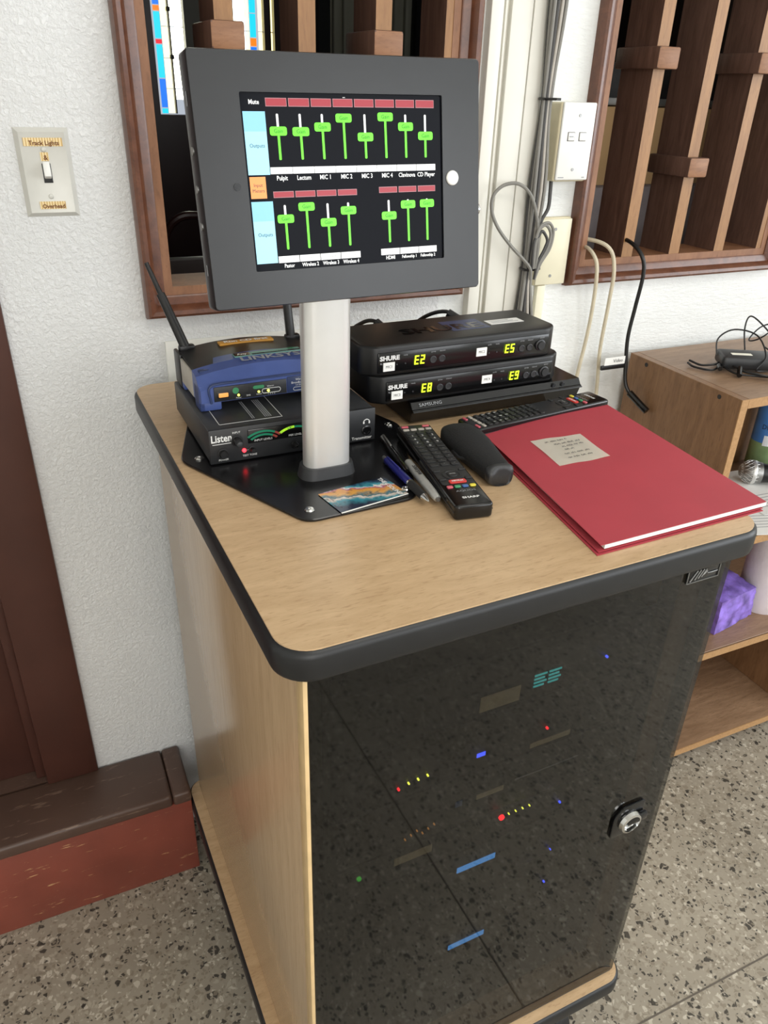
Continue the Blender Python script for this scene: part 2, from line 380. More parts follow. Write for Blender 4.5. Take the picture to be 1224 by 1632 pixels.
# ================================================================== SETTING
WY = 1.257      # face of the slatted wall
fl = struct(obj('floor', box(B(), -1.75, 4.1, -3.2, 1.35, -0.06, 0), 'floor'))
jb = B(); box(jb, -1.75, 4.1, 0.494, 0.497, -0.002, 0.0008); obj('floor_joint', jb, 'joint', fl)
jb = B(); box(jb, 0.605, 0.608, -3.2, 0.494, -0.002, 0.0012); obj('floor_joint', jb, 'joint', fl)
struct(obj('ceiling', box(B(), -1.75, 4.1, -3.2, 1.35, 3.0, 3.06), 'ceiling'))
wb = B()
ZO, ZT = 1.189, 2.25
A0, A1, C0, C1 = 0.211, 0.684, 1.008, 1.481
def wbx(x0, x1, z0, z1): box(wb, x0, x1, WY, 1.346, z0, z1)
wbx(-0.09, A0 - 0.005, 0, 3.0); wbx(A0 - 0.005, A1 + 0.005, 0, ZO - 0.012); wbx(A0 - 0.005, A1 + 0.005, ZT + 0.01, 3.0)
wleft = wb; wb = B(); wbx(A1 + 0.005, C0 - 0.005, 0, 3.0); wbx(C0 - 0.005, C1 + 0.005, 0, ZO - 0.012); wbx(C0 - 0.005, C1 + 0.005, ZT + 0.01, 3.0)
wbx(C1 + 0.005, 4.1, 0, 3.0); struct(obj('wall_back_right', wb, 'wallright')); wb = wleft
wbx(-1.75, -0.98, 0, 3.0); wbx(-0.98, -0.09, 2.3, 3.0)
struct(obj('wall_back', wb, 'wall'))
struct(obj('wall_left', box(B(), -1.81, -1.75, -3.2, 1.35, 0, 3.0), 'wallsmooth'))
wr = B()
box(wr, 4.1, 4.16, -3.2, 4.1, 0, 0.85); box(wr, 4.1, 4.16, -3.2, 1.35, 2.65, 3.0)
for a, b in ((-3.2, -3.1), (-1.8, -1.55), (0.05, 1.35)): box(wr, 4.1, 4.16, a, b, 0.85, 2.65)
struct(obj('wall_right', wr, 'wallsmooth'))
wf = B()
box(wf, -1.75, 4.1, -3.26, -3.2, 0, 0.9); box(wf, -1.75, 4.1, -3.26, -3.2, 2.7, 3.0)
for a, b in ((-1.75, -1.3), (0.5, 1.4), (3.0, 4.1)): box(wf, a, b, -3.26, -3.2, 0.9, 2.7)
struct(obj('wall_front', wf, 'wallsmooth'))

# slatted openings in the wall -------------------------------------------------
PROF = [(-0.0, 0.088), (0.0, -0.002), (0.013, -0.002), (0.013, -0.004), (0.016, -0.006), (0.026, -0.009), (0.028, -0.017), (0.033, -0.023), (0.039, -0.024), (0.043, -0.021), (0.0455, -0.012), (0.046, 0.002)]
def frame_piece(x0, x1, z0, z1, side):
    bm = bmesh.new(); rows = []
    for u, v in PROF:
        L, R_, Bt, Tp = x0 - u, x1 + u, z0 - u, z1 + u
        e = {'b': ((L, Bt), (R_, Bt)), 't': ((R_, Tp), (L, Tp)), 'l': ((L, Tp), (L, Bt)), 'r': ((R_, Bt), (R_, Tp))}[side]
        rows.append([bm.verts.new((p[0], WY + v, p[1])) for p in e])
    for i, (a, b) in enumerate(zip(rows, rows[1:])):
        f = bm.faces.new((a[0], a[1], b[1], b[0])); f.material_index = 1 if i < 2 else 0
    a, b = rows[-1], rows[0]
    bm.faces.new((a[0], a[1], b[1], b[0]))
    for k in (0, 1): bm.faces.new([q[k] for q in rows])
    bmesh.ops.recalc_face_normals(bm, faces=bm.faces)
    return bm
def slat_window(name, x0, x1, slats, levels):
    w = sroot(name)
    for s in 'btlr': obj('frame_rail', frame_piece(x0, x1, ZO, ZT, s), ['frame', 'fillet'], w)
    for i, (sx, wd) in enumerate(slats):
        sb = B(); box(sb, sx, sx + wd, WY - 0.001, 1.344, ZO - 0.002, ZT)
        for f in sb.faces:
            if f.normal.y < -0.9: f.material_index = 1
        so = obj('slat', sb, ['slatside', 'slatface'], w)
        z = levels[i % 2]
        while z < 2.2 and wd > 0.02:
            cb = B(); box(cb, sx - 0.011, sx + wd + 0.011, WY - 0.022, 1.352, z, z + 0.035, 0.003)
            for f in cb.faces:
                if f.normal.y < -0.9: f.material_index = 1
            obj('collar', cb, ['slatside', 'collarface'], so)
            z += 0.36
    return w
w1 = slat_window('window_1', A0, A1, [(0.3055, 0.0265), (0.4285, 0.0265), (0.5515, 0.0265), (0.671, 0.013)], (1.513, 1.333))
w2 = slat_window('window_2', C0, C1, [(1.0985, 0.0265), (1.2215, 0.0265), (1.3445, 0.0265), (1.4675, 0.0135)], (1.516, 1.336))
# pilaster between the openings
tr = sroot('trim_1')
b = B(); box(b, 0.742, 0.852, WY - 0.012, WY + 0.001, 0.0, 3.0); obj('backing_board', b, 'trim', tr)
for x0, x1, p in ((0.742, 0.7645, 0.018), (0.768, 0.7725, 0.017), (0.777, 0.8165, 0.022), (0.8185, 0.850, 0.022)):
    b = B(); box(b, x0, x1, WY - p, WY - 0.011, 0.0, 3.0, 0.0015); obj('moulded_board', b, 'trim', tr)
b = B(); box(b, 0.19, 0.742, WY - 0.005, WY + 0.001, 0.80, 1.103, 0.001); pn = struct(obj('trim_2', b, 'wallsmooth'))
b = B(); cyl(b, (0.217, WY - 0.0065, 1.060), (0.217, WY - 0.004, 1.060), 0.0035, n=10); obj('screw', b, 'steel', pn)

# door and its step -------------------------------------------------------------
dr = sroot('door_1')
b = B(); box(b, -0.133, -0.037, WY - 0.012, 1.346, 0.236, 2.36, 0.003); obj('jamb', b, 'doorwood', dr)
b = B(); box(b, -0.152, -0.133, WY + 0.012, 1.346, 0.236, 2.30, 0.003); obj('door_stop', b, 'doorwood', dr)
b = B(); box(b, -0.98, -0.152, 1.292, 1.335, 0.236, 2.30, 0.002); pd = obj('door_panel', b, 'doorwood', dr)
b = B(); box(b, -0.86, -0.27, 1.284, 1.293, 0.42, 1.1, 0.006); obj('raised_panel', b, 'doorwood', pd)
b = B(); box(b, -0.98, -0.037, WY - 0.012, 1.346, 2.30, 2.40, 0.003); obj('jamb', b, 'doorwood', dr)
st = thing('door_step', 'worn brown wooden step with chipped red-brown riser below the door', 'step', (0, 0, 0))
b = B(); box(b, -1.1, 0.0875, 1.121, WY - 0.001, 0.206, 0.236, 0.007, 3); obj('tread', b, 'treadwood', st)
b = B(); box(b, 0.0885, 0.1245, 1.121, WY - 0.001, 0.206, 0.2358, 0.006, 3); obj('tread_return', b, 'treadwood', st)
b = B(); box(b, -1.1, 0.1235, 1.127, 1.150, 0.0, 0.207, 0.002); obj('riser', b, 'riserwood', st)
b = B(); box(b, 0.105, 0.1235, 1.150, WY - 0.001, 0.0, 0.206); obj('end_board', b, 'riserwood', st)
b = B(); box(b, -0.98, -0.134, WY + 0.0005, 1.335, 0.20, 0.2358); obj('threshold', b, 'treadwood', dr)

# the nave behind the slats -------------------------------------------------------
NV = 4.0
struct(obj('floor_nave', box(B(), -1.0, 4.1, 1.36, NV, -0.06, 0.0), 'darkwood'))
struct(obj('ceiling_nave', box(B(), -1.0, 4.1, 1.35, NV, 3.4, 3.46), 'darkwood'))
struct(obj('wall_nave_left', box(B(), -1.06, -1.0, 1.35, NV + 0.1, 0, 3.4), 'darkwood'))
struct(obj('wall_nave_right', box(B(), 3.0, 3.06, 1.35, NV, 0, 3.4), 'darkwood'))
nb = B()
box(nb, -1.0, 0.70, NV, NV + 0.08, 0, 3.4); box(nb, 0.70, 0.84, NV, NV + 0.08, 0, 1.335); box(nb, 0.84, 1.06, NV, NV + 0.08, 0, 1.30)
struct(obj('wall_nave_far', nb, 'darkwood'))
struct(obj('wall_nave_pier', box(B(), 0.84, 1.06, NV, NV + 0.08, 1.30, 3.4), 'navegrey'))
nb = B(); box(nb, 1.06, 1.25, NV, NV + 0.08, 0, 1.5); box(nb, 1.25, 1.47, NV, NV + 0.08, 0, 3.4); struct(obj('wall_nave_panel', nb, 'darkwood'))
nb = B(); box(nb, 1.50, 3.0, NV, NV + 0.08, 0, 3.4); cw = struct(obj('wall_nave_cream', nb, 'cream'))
for x in (1.53, 1.58, 1.66, 1.84, 1.90):
    b = B(); box(b, x, x + 0.03, NV - 0.03, NV + 0.001, 0, 3.4, 0.006); obj('pilaster_moulding', b, 'cream', cw)
b = B(); box(b, 1.445, 1.50, NV - 0.06, NV + 0.08, 0, 3.4); struct(obj('trim_3', b, 'black'))
b = B(); box(b, 1.945, 2.0, NV - 0.06, NV, 0, 3.4); struct(obj('trim_4', b, 'black'))
def stained(name, x0, strips, z0):
    w = sroot(name)
    for (a, c, segs) in strips:
        z = segs[0][0]
        for (za, zb, mt) in segs:
            b = B(); box(b, x0 + a + 0.0015, x0 + c - 0.0015, NV + 0.03, NV + 0.036, za + 0.002, zb - 0.002); obj('pane', b, mt, w)
    return w
cols = [(1.338, 1.362, 'sg_cyan'), (1.362, 1.48, 'sg_blue'), (1.48, 1.612, 'sg_cyan'), (1.612, 1.632, 'sg_red'), (1.632, 1.735, 'sg_cyan'), (1.735, 1.758, 'sg_orange'), (1.758, 1.90, 'sg_blue'), (1.90, 2.6, 'sg_cyan')]
def rows(z0, mt): return [(z0, 1.44, mt), (1.44, 1.56, mt), (1.56, 1.68, mt), (1.68, 1.82, mt), (1.82, 2.2, mt), (2.2, 2.6, mt)]
s1 = stained('window_3', 0.70, [(0.013, 0.042, cols), (0.043, 0.072, rows(1.34, 'sg_yellow')), (0.078, 0.138, rows(1.395, 'sg_white'))], 1.34)
b = B(); box(b, 0.773, 0.779, NV + 0.012, NV + 0.03, 1.34, 2.6); obj('lead_bar', b, 'black', s1)
for z in (1.555, 1.735): 
    b = B(); box(b, 0.768, 0.785, NV + 0.008, NV + 0.03, z, z + 0.018, 0.004); obj('lead_clamp', b, 'black', s1)
s2 = stained('window_4', 1.06, [(0.002, 0.062, rows(1.34, 'sg_white')), (0.064, 0.08, rows(1.34, 'sg_yellow')), (0.082, 0.112, [(1.34, 1.62, 'sg_blue'), (1.62, 1.655, 'sg_orange'), (1.655, 1.75, 'sg_cyan'), (1.75, 2.2, 'sg_cyan'), (2.2, 2.6, 'sg_blue')]), (0.122, 0.142, rows(1.34, 'sg_yellow')), (0.172, 0.19, rows(1.34, 'sg_yellow'))], 1.34)
b = B(); box(b, 1.202, 1.232, NV + 0.0, NV + 0.04, 1.34, 2.6); obj('lead_bar', b, 'darkwood', s2)
pw = thing('church_pew', 'dark wooden pew with red cushion seen through the slats behind the tablet', 'pew', (0, 2.35, 0))
b = B(); box(b, 0.1, 2.4, 0, 0.03, 0.45, 1.02, 0.008); obj('backrest', b, 'darkwood', pw)
b = B(); box(b, 0.1, 2.4, 0.03, 0.42, 0.42, 0.46, 0.008); obj('seat', b, 'darkwood', pw)
b = B(); box(b, 0.12, 2.38, 0.05, 0.41, 0.46, 0.50, 0.015); obj('cushion', b, 'velvet', pw)
for x in (0.06, 2.4):
    b = B(); box(b, x, x + 0.04, -0.05, 0.46, 0, 0.9, 0.01); obj('end_panel', b, 'darkwood', pw)
b = B(); tube(b, [(0.36, -0.11, 1.02), (0.37, -0.12, 1.10), (0.40, -0.13, 1.145), (0.45, -0.13, 1.155), (0.55, -0.11, 1.13), (0.6, -0.02, 1.02)], 0.011, 10); obj('curved_rail', b, 'darkwood', pw)
# sound-desk clutter behind the right opening
dk = thing('side_desk', 'dark wooden desk in the room behind the right-hand slats', 'desk', (0, 0, 0))
b = B(); box(b, 0.98, 2.2, 1.45, 2.0, 1.03, 1.06, 0.004); obj('desk_top', b, 'darkwood', dk)
for x in (1.0, 2.15):
    for y in (1.47, 1.95):
        b = B(); box(b, x, x + 0.04, y, y + 0.04, 0, 1.03); obj('leg', b, 'darkwood', dk)
gb = tag(obj('storage_bin', box(B(), 1.10, 1.78, 1.56, 1.92, 1.06, 1.285, 0.012), 'greybin'), 'grey storage bin under the cardboard box behind the right-hand slats', 'bin')
cbx = thing('cardboard_box', 'tan cardboard box with a round hand hole behind the right-hand slats', 'box', (1.44, 1.74, 1.285))
b = B(); box(b, -0.30, 0.19, -0.16, 0.16, 0, 0.165, 0.002); obj('carton', b, 'cardboard', cbx)
b = B(); cyl(b, (-0.115, -0.163, 0.10), (-0.115, -0.155, 0.10), 0.011, n=14); obj('hand_hole', b, 'black', cbx)
am = thing('stereo_amplifier', 'black amplifier with silver front strip on top of the cardboard box', 'amplifier', (1.44, 1.74, 1.452))
b = B(); box(b, -0.28, 0.2, -0.14, 0.15, 0, 0.085, 0.004); obj('case', b, 'black', am)
b = B(); box(b, -0.28, 0.2, -0.146, -0.138, 0.0, 0.016, 0.002); obj('front_strip', b, 'steel', am)
b = B(); cyl(b, (0.05, -0.158, 0.045), (0.05, -0.14, 0.045), 0.014); obj('knob', b, 'blackgloss', am)
wp = tag(obj('white_binder', box(B(), 1.655, 1.69, 1.57, 1.76, 1.285, 1.475, 0.004), 'canwhite'), 'white binder standing behind the third right-hand slat', 'binder')

# ================================================================== EQUIPMENT CABINET
TZ = 1.053
cab = thing('equipment_cabinet', 'maple rolling equipment rack cabinet with smoked glass door', 'cabinet', (0.162, 0.507, 0), math.radians(1.3))
CW, CDp, CB = 0.527, 0.655, 0.198
b = B(); prism(b, rrect(-0.024, 0.557, -0.022, 0.70, 0.036, 8), TZ - 0.036, TZ - 0.0006, 0.008, 3); tb = None
ctop = obj('top', prism(B(), rrect(-0.0195, 0.5525, -0.0175, 0.6955, 0.0325, 8), TZ - 0.01, TZ), 'maple', cab)
obj('edge_band', b, 'band', ctop)
b = B(); box(b, 0, 0.016, 0.0112, CDp, CB, TZ - 0.036, 0.0008)
sp = obj('side_panel', b, 'mapleside', cab)
b = B(); box(b, -0.0004, 0.0042, -0.0068, 0.0114, CB, TZ - 0.036, 0.0006); obj('edge_strip', b, 'mapleedge', sp)
b = B(); box(b, CW - 0.016, CW, 0.0112, CDp, CB, TZ - 0.036, 0.0008); obj('side_panel', b, 'mapleside', cab)
b = B(); box(b, 0.016, CW - 0.016, CDp - 0.01, CDp, CB, TZ - 0.036); obj('back_panel', b, 'black', cab)
cbase = obj('base', prism(B(), rrect(-0.0195, 0.5405, -0.0185, CDp + 0.0155, 0.030, 8), CB - 0.01, CB), 'maple', cab)
b = B(); prism(b, rrect(-0.024, 0.545, -0.023, CDp + 0.02, 0.034, 8), CB - 0.034, CB - 0.0006, 0.007, 3); obj('edge_band', b, 'band', cbase)
# inner rack rails
for x in (0.017, CW - 0.045):
    b = B(); box(b, x, x + 0.028, 0.042, 0.046, CB + 0.002, TZ - 0.04); obj('rack_rail', b, 'black', cab)
# glass door with chamfered lower corner
b = B()
poly = [(0.0185, CB + 0.004), (CW - 0.026, CB + 0.004), (CW - 0.003, CB + 0.018), (CW - 0.003, TZ - 0.040), (0.0185, TZ - 0.040)]
poly = [(0.0046, 0.206), (CW - 0.0015, 0.206), (CW - 0.0015, TZ - 0.0375), (0.0046, TZ - 0.0375)]
prism(b, poly, 0.0, 0.006, 0.0008, 1, Mx=T(0, 0.0, 0) @ FRONT)
door = obj('glass_door', b, 'glassdoor', cab)
# black border strips on the inside face of the glass
for x0, x1, z0, z1 in ((0.0050, 0.020, 0.206, 1.015), (CW - 0.0215, CW - 0.0005, 0.206, 1.015)):
    b = B(); box(b, x0, x1, 0.001, 0.010, z0, z1); obj('door_stile', b, 'blackgloss', door)
b = B(); box(b, 0.0185, CW - 0.002, -0.004, 0.004, 0.1985, 0.2055, 0.001); obj('bottom_rail', b, 'darkgrey', door)
# latch
b = B(); prism(b, round_poly([(-0.026, -0.028), (0.026, -0.028), (0.026, 0.028), (-0.012, 0.028), (-0.026, 0.012)], 0.006), 0, 0.004, 0.001, 2, Mx=T(0.462, -0.006, 0.604) @ FRONT); la = obj('latch', b, 'blackgloss', door)
b = B(); lathe(b, [(0.0165, 0), (0.018, 0.003), (0.0165, 0.008), (0.0135, 0.009), (0.0125, 0.004), (0.0, 0.003)], 28, T(0.462, -0.010, 0.604) @ FRONT); obj('latch_ring', b, 'chrome', door)
b = B(); box(b, 0.455, 0.490, -0.018, -0.010, 0.600, 0.614, 0.003); obj('latch_handle', b, 'blackgloss', door)
# maker's badge
bx0, bz0 = 0.456, 0.993
b = B(); box(b, bx0, bx0 + 0.049, -0.0085, -0.006, bz0, bz0 + 0.0215, 0.0008); obj('badge', b, 'blackgloss', door)
b = B()
for q in (0.0, 0.0205): box(b, bx0 + 0.0005, bx0 + 0.0485, -0.0092, -0.0082, bz0 + q, bz0 + q + 0.001)
for q in (0.0, 0.048): box(b, bx0 + q, bx0 + q + 0.001, -0.0092, -0.0082, bz0, bz0 + 0.0215)
obj('badge_border', b, 'steel', door)
b = B()
for k, (xa, za, xb_, zb) in enumerate(((0.004, 0.003, 0.013, 0.016), (0.011, 0.004, 0.018, 0.016), (0.016, 0.005, 0.023, 0.016), (0.021, 0.006, 0.027, 0.015))):
    tube(b, [(bx0 + xa, -0.0092, bz0 + za), (bx0 + (xa + xb_) / 2, -0.0092, bz0 + (za + zb) / 2), (bx0 + xb_, -0.0092, bz0 + zb)], 0.0011, 6, 2)
tube(b, [(bx0 + 0.024, -0.0092, bz0 + 0.008), (bx0 + 0.029, -0.0092, bz0 + 0.012), (bx0 + 0.030, -0.0092, bz0 + 0.009), (bx0 + 0.045, -0.0092, bz0 + 0.009)], 0.0006, 6, 2)
obj('badge_script', b, 'steel', door)
# castors
for x in (0.04, CW - 0.075):
    for y in (0.05, CDp - 0.07):
        b = B(); box(b, x - 0.035, x + 0.035, y - 0.035, y + 0.035, 0.158, 0.1655, 0.002); cyl(b, (x, y, 0.12), (x, y, 0.16), 0.02)
        for s in (-1, 1): box(b, x + s * 0.022 - 0.002, x + s * 0.022 + 0.002, y - 0.022, y + 0.022, 0.05, 0.125, 0.001)
        co = obj('castor', b, 'steel', cab)
        b = B(); cyl(b, (x - 0.017, y, 0.056), (x + 0.017, y, 0.056), 0.056, n=28, bev=0.006); obj('wheel', b, 'black', co)

# rack units standing inside the cabinet: local frame of the cabinet, faces at y = 0.055
def cabM(x, y, z): return cab.matrix_basis @ Vector((x, y, z))
cabmat = T(0.162, 0.507, 0) @ RZ(math.radians(1.3))
def rack(label, z0, h, name='rack_unit'):
    o = thing(name, label, 'rack unit', cabmat @ Vector((0.0, 0.05, z0)), math.radians(1.3), 'rack units behind the glass door')
    b = B(); box(b, 0.030, CW - 0.030, -0.0055, -0.0005, 0, h - 0.002, 0.001); obj('faceplate', b, 'black', o)
    b = B(); box(b, 0.05, CW - 0.05, 0.0005, 0.32, 0.003, h - 0.006, 0.002); obj('chassis', b, 'black', o)
    return o
def led(o, x, z, mat, r=0.0016):
    b = B(); cyl(b, (x, -0.0085, z), (x, -0.005, z), r, n=8); obj('led', b, mat, o)
def strip(o, name, x0, x1, z0, z1, mat):
    b = B(); box(b, x0, x1, -0.0066, -0.0058, z0, z1); return obj(name, b, mat, o)
u = rack('top rack unit with cyan display and tan tape behind the smoked door', 0.835, 0.088)
strip(u, 'label_strip', 0.232, 0.287, 0.006, 0.029, 'tantape')
for r in range(4): 
    for c_ in range(2): strip(u, 'display_line', 0.306 + c_ * 0.021, 0.324 + c_ * 0.021 - 0.003 * (r % 2), 0.034 - r * 0.0055, 0.0365 - r * 0.0055, 'lcd')
led(u, 0.414, 0.030, 'ledblue')
u = rack('rack unit with blue badge and four small lamps, second from the top', 0.745, 0.088)
led(u, 0.338, 0.031, 'ledred'); strip(u, 'label_strip', 0.316, 0.378, 0.004, 0.012, 'tantape'); strip(u, 'maker_badge', 0.236, 0.248, 0.022, 0.028, 'ledblue')
led(u, 0.130, 0.018, 'ledred')
for k in range(3): led(u, 0.143 + k * 0.0125, 0.022 + k * 0.001, 'ledyellow', 0.0012)
u = rack('rack unit with short tan tape and blue button, third from the top', 0.655, 0.088)
strip(u, 'label_strip', 0.243, 0.283, 0.036, 0.044, 'tantape'); strip(u, 'button', 0.212, 0.222, 0.036, 0.046, 'keyblue'); strip(u, 'handle_strip', 0.30, 0.40, 0.045, 0.047, 'greyprint')
for k in range(6): led(u, 0.143 + k * 0.008, 0.014 + (k % 3) * 0.004, 'lampamber', 0.001)
u = rack('rack unit with bright red lamp and row of small lamps, middle of the rack', 0.60, 0.054)
led(u, 0.287, 0.037, 'ledred', 0.0042); 
for k in range(4): led(u, 0.298 + k * 0.011, 0.039, 'ledyellow', 0.0009)
strip(u, 'label_strip', 0.13, 0.183, 0.026, 0.039, 'tantape'); led(u, 0.082, 0.03, 'ledgreen', 0.003); led(u, 0.384, 0.02, 'ledblue')
u = rack('rack unit with the upper blue lit display strip', 0.51, 0.088)
strip(u, 'label_strip', 0.226, 0.286, 0.047, 0.057, 'bluedisplay'); led(u, 0.384, 0.012, 'ledblue', 0.0010)  # the blue strip is a glowing display, not tape
u = rack('rack unit with the lower blue lit display strip', 0.35, 0.132)
strip(u, 'label_strip', 0.226, 0.286, 0.036, 0.046, 'bluedisplay'); led(u, 0.384, 0.10, 'ledblue')  # second glowing blue display, likewise not tape
u = rack('blank rack unit at the very bottom of the cabinet', 0.21, 0.13)
b = B(); box(b, 0.2, 0.3, -0.007, -0.0055, 0.05, 0.08, 0.001); obj('vent', b, 'black', u)

# ================================================================== TABLET STAND
ts = thing('tablet_stand', 'black locking tablet enclosure on a silver post showing a mixer app', 'tablet stand', (0.297, 0.80, TZ), math.radians(1.386))
loc = lambda x, y: (x - 0.297, y - 0.80)
b = B(); prism(b, round_poly([loc(0.141, 0.900), loc(0.232, 0.695), loc(0.372, 0.700), loc(0.452, 0.905), loc(0.40, 1.06), loc(0.19, 1.06)], 0.016), 0.0003, 0.004, 0.001, 1); obj('base_plate', b, 'blackplate', ts)
for x, y in ((0.164, 0.896), (0.2435, 0.717), (0.367, 0.722), (0.435, 0.908)):
    px, py = loc(x, y); b = B(); lathe(b, [(0.0058, 0.004), (0.0058, 0.005), (0.0045, 0.0064), (0.002, 0.0066), (0.0018, 0.0058), (0, 0.0058)], 16, T(px, py, 0)); obj('screw', b, 'chrome', ts)
# oval post, leaning with the base boot
def oval(w, d, z0, z1, y0, y1, dw=0, front=0.55):
    pts = []
    n = 28
    for k in range(n):
        a = 2 * PI * k / n; c, s = math.cos(a), math.sin(a)
        x = math.copysign(abs(c) ** 0.45, c) * w / 2; y = math.copysign(abs(s) ** 0.9, s) * d / 2
        pts.append((x, y))
    bm = bmesh.new(); A = [bm.verts.new((x * (1 + dw), y * (1 + dw) + y0, z0)) for x, y in pts]; C = [bm.verts.new((x, y + y1, z1)) for x, y in pts]
    for k in range(n): bm.faces.new((A[k], A[(k + 1) % n], C[(k + 1) % n], C[k]))
    bm.faces.new(A[::-1]); bm.faces.new(C); return bm
obj('post', oval(0.0575, 0.030, 0.016, 0.30, 0.0, 0.0), 'alu', ts)
obj('post_boot', oval(0.065, 0.036, 0.004, 0.0185, 0.0, 0.0, 0.10), 'darkgrey', ts)
# tilted head: local frame with x right, z up along the face, -y toward viewer; baked into meshes
tilt = math.radians(8.6); roll = math.radians(-0.5)
HM = T(0.0095, -0.0465, 1.391 - TZ) @ Matrix.Rotation(-tilt, 4, 'X') @ Matrix.Rotation(roll, 4, 'Y')
hw, hh = 0.1475, 0.110
def face(bm_fn): pass
def head(name, bm, mat, parent=ts):
    bmesh.ops.transform(bm, matrix=HM, verts=bm.verts); return obj(name, bm, mat, parent)
sw, sh = 0.1035, 0.0768
b = B()
# front shell as a ring of four bevelled borders around the screen cut-out
outer = rrect(-hw, hw, -hh, hh, 0.0035, 4)
t = bmesh.new()
def ring(ys, o, i):
    return [t.verts.new((x, ys, z)) for x, z in o], [t.verts.new((x, ys, z)) for x, z in i]
inner = rrect(-sw, sw, -sh, sh, 0.0015, 4)
oa = [t.verts.new((x * 0.993, 0.0, z * 0.991)) for x, z in outer]; ob_ = [t.verts.new((x, 0.0025, z)) for x, z in outer]; oc = [t.verts.new((x, 0.025, z)) for x, z in outer]
ia = [t.verts.new((x, 0.0, z)) for x, z in inner]; ib = [t.verts.new((x, 0.0035, z)) for x, z in inner]
n = len(outer)
for k in range(n):
    j = (k + 1) % n
    for p, q in ((ia, oa), (oa, ob_), (ob_, oc), (ib, ia)): t.faces.new((p[k], p[j], q[j], q[k]))
t.faces.new(oc); bmesh.ops.recalc_face_normals(t, faces=t.faces); merge(b, t)
enc = head('enclosure', b, 'blacksatin')
b = B(); box(b, -hw + 0.004, hw - 0.004, 0.0255, 0.028, -hh + 0.004, hh - 0.004, 0.002); head('back_cover', b, 'black')
b = B(); box(b, -0.04, 0.04, 0.0282, 0.046, -0.075, 0.0, 0.004); head('tilt_bracket', b, 'black')
for z in (0.030, -0.002, -0.034):
    b = B(); cyl(b, (-hw - 0.0012, 0.012, z), (-hw + 0.001, 0.012, z), 0.0036, n=14); head('side_screw', b, 'steel', enc)
b = B(); box(b, -hw - 0.0006, -hw + 0.001, 0.010, 0.013, 0.066, 0.078); head('side_slot', b, 'blackgloss', enc)
b = B(); box(b, -hw - 0.0006, -hw + 0.001, 0.010, 0.013, -0.078, -0.068); head('side_slot', b, 'blackgloss', enc)
b = B(); cyl(b, (hw - 0.001, 0.011, -0.03), (hw + 0.005, 0.011, -0.03), 0.006, n=14, bev=0.001); head('cam_lock', b, 'chrome', enc)
b = B(); cyl(b, (-0.1138, -0.0008, -0.0013), (-0.1138, 0.002, -0.0013), 0.0034, n=16); head('camera_hole', b, 'blackgloss', enc)
b = B(); cyl(b, (0.1143 , -0.0022, 0.0011), (0.1143, 0.001, 0.0011), 0.0072, n=24, bev=0.0012); head('home_button_cover', b, 'white', enc)
b = B(); box(b, -sw, sw, 0.0022, 0.0045, -sh, sh); scr = head('screen', b, 'screen')
YS = 0.0021
def ui(name, x0, x1, z0, z1, mat, lev=0, r=0.0):
    b = B(); y = YS - 0.0003 * (lev + 1)
    poly = rrect(x0 / 1000, x1 / 1000, z0 / 1000, z1 / 1000, r / 1000, 3) if r else [(x0 / 1000, z0 / 1000), (x1 / 1000, z0 / 1000), (x1 / 1000, z1 / 1000), (x0 / 1000, z1 / 1000)]
    t = bmesh.new(); t.faces.new([t.verts.new((x, y, z)) for x, z in poly])
    f = t.faces[:][0]; f.normal_update()
    if f.normal.y > 0: f.normal_flip()
    merge(b, t); return head(name, b, mat, scr)
def uit(name, s, x, z, size, mat, sx=1.0, lev=1, bold=0.0):
    return text(name, s, size / 1000, mat, scr, HM @ T(x / 1000, YS - 0.0003 * (lev + 1), z / 1000) @ FRONT, sx=sx, bold=bold)
def mute(xc, zc, w, h):
    ui('mute_button', xc - w / 2, xc + w / 2, zc - h / 2, zc + h / 2, 'ui_redline'); ui('mute_button_fill', xc - w / 2 + .5, xc + w / 2 - .5, zc - h / 2 + .5, zc + h / 2 - .5, 'ui_red', 1)
def fader(xc, zt, zb, zk):
    ui('fader_track', xc - 1.1, xc + 1.1, zk, zt, 'ui_white', 0, 0.9); ui('fader_level', xc - 1.2, xc + 1.2, zb, zk, 'ui_green', 0, 0.9)
    ui('fader_knob', xc - 8.3, xc + 8.3, zk - 3.8, zk + 3.8, 'ui_green', 1, 2.0); uit('knob_text', 'Gain', xc, zk, 5.0, 'ui_greenink', 0.95, 2)
xs = [-69.1 + 22.0 * k for k in range(8)]
kz = [45.2, 44.7, 48.6, 56.2, 39.9, 57.4, 48.9, 40.6]
names = ['Pulpit', 'Lectum', 'MIC 1', 'MIC 2', 'MIC 3', 'MIC 4', 'Clavinova', 'CD Player']
vals = ['-2.59dB', '-3.72dB', '-.756dB', '5.36dB', '-11.2dB', '6.69dB', '-1.62dB', '-10.9dB']
for k in range(8):
    mute(xs[k], 69.0, 20.4, 7.0); fader(xs[k], 59.6, 20.9, kz[k])
    ui('value_field', xs[k] - 10.8, xs[k] + 10.8, 9.0, 14.8, 'ui_white'); uit('value_text', vals[k], xs[k] + 1, 11.8, 3.8, 'ui_greyink', 0.85)
    uit('channel_name', names[k], xs[k], 5.2, 5.6, 'ui_white', 0.86, 0, 0.00009)
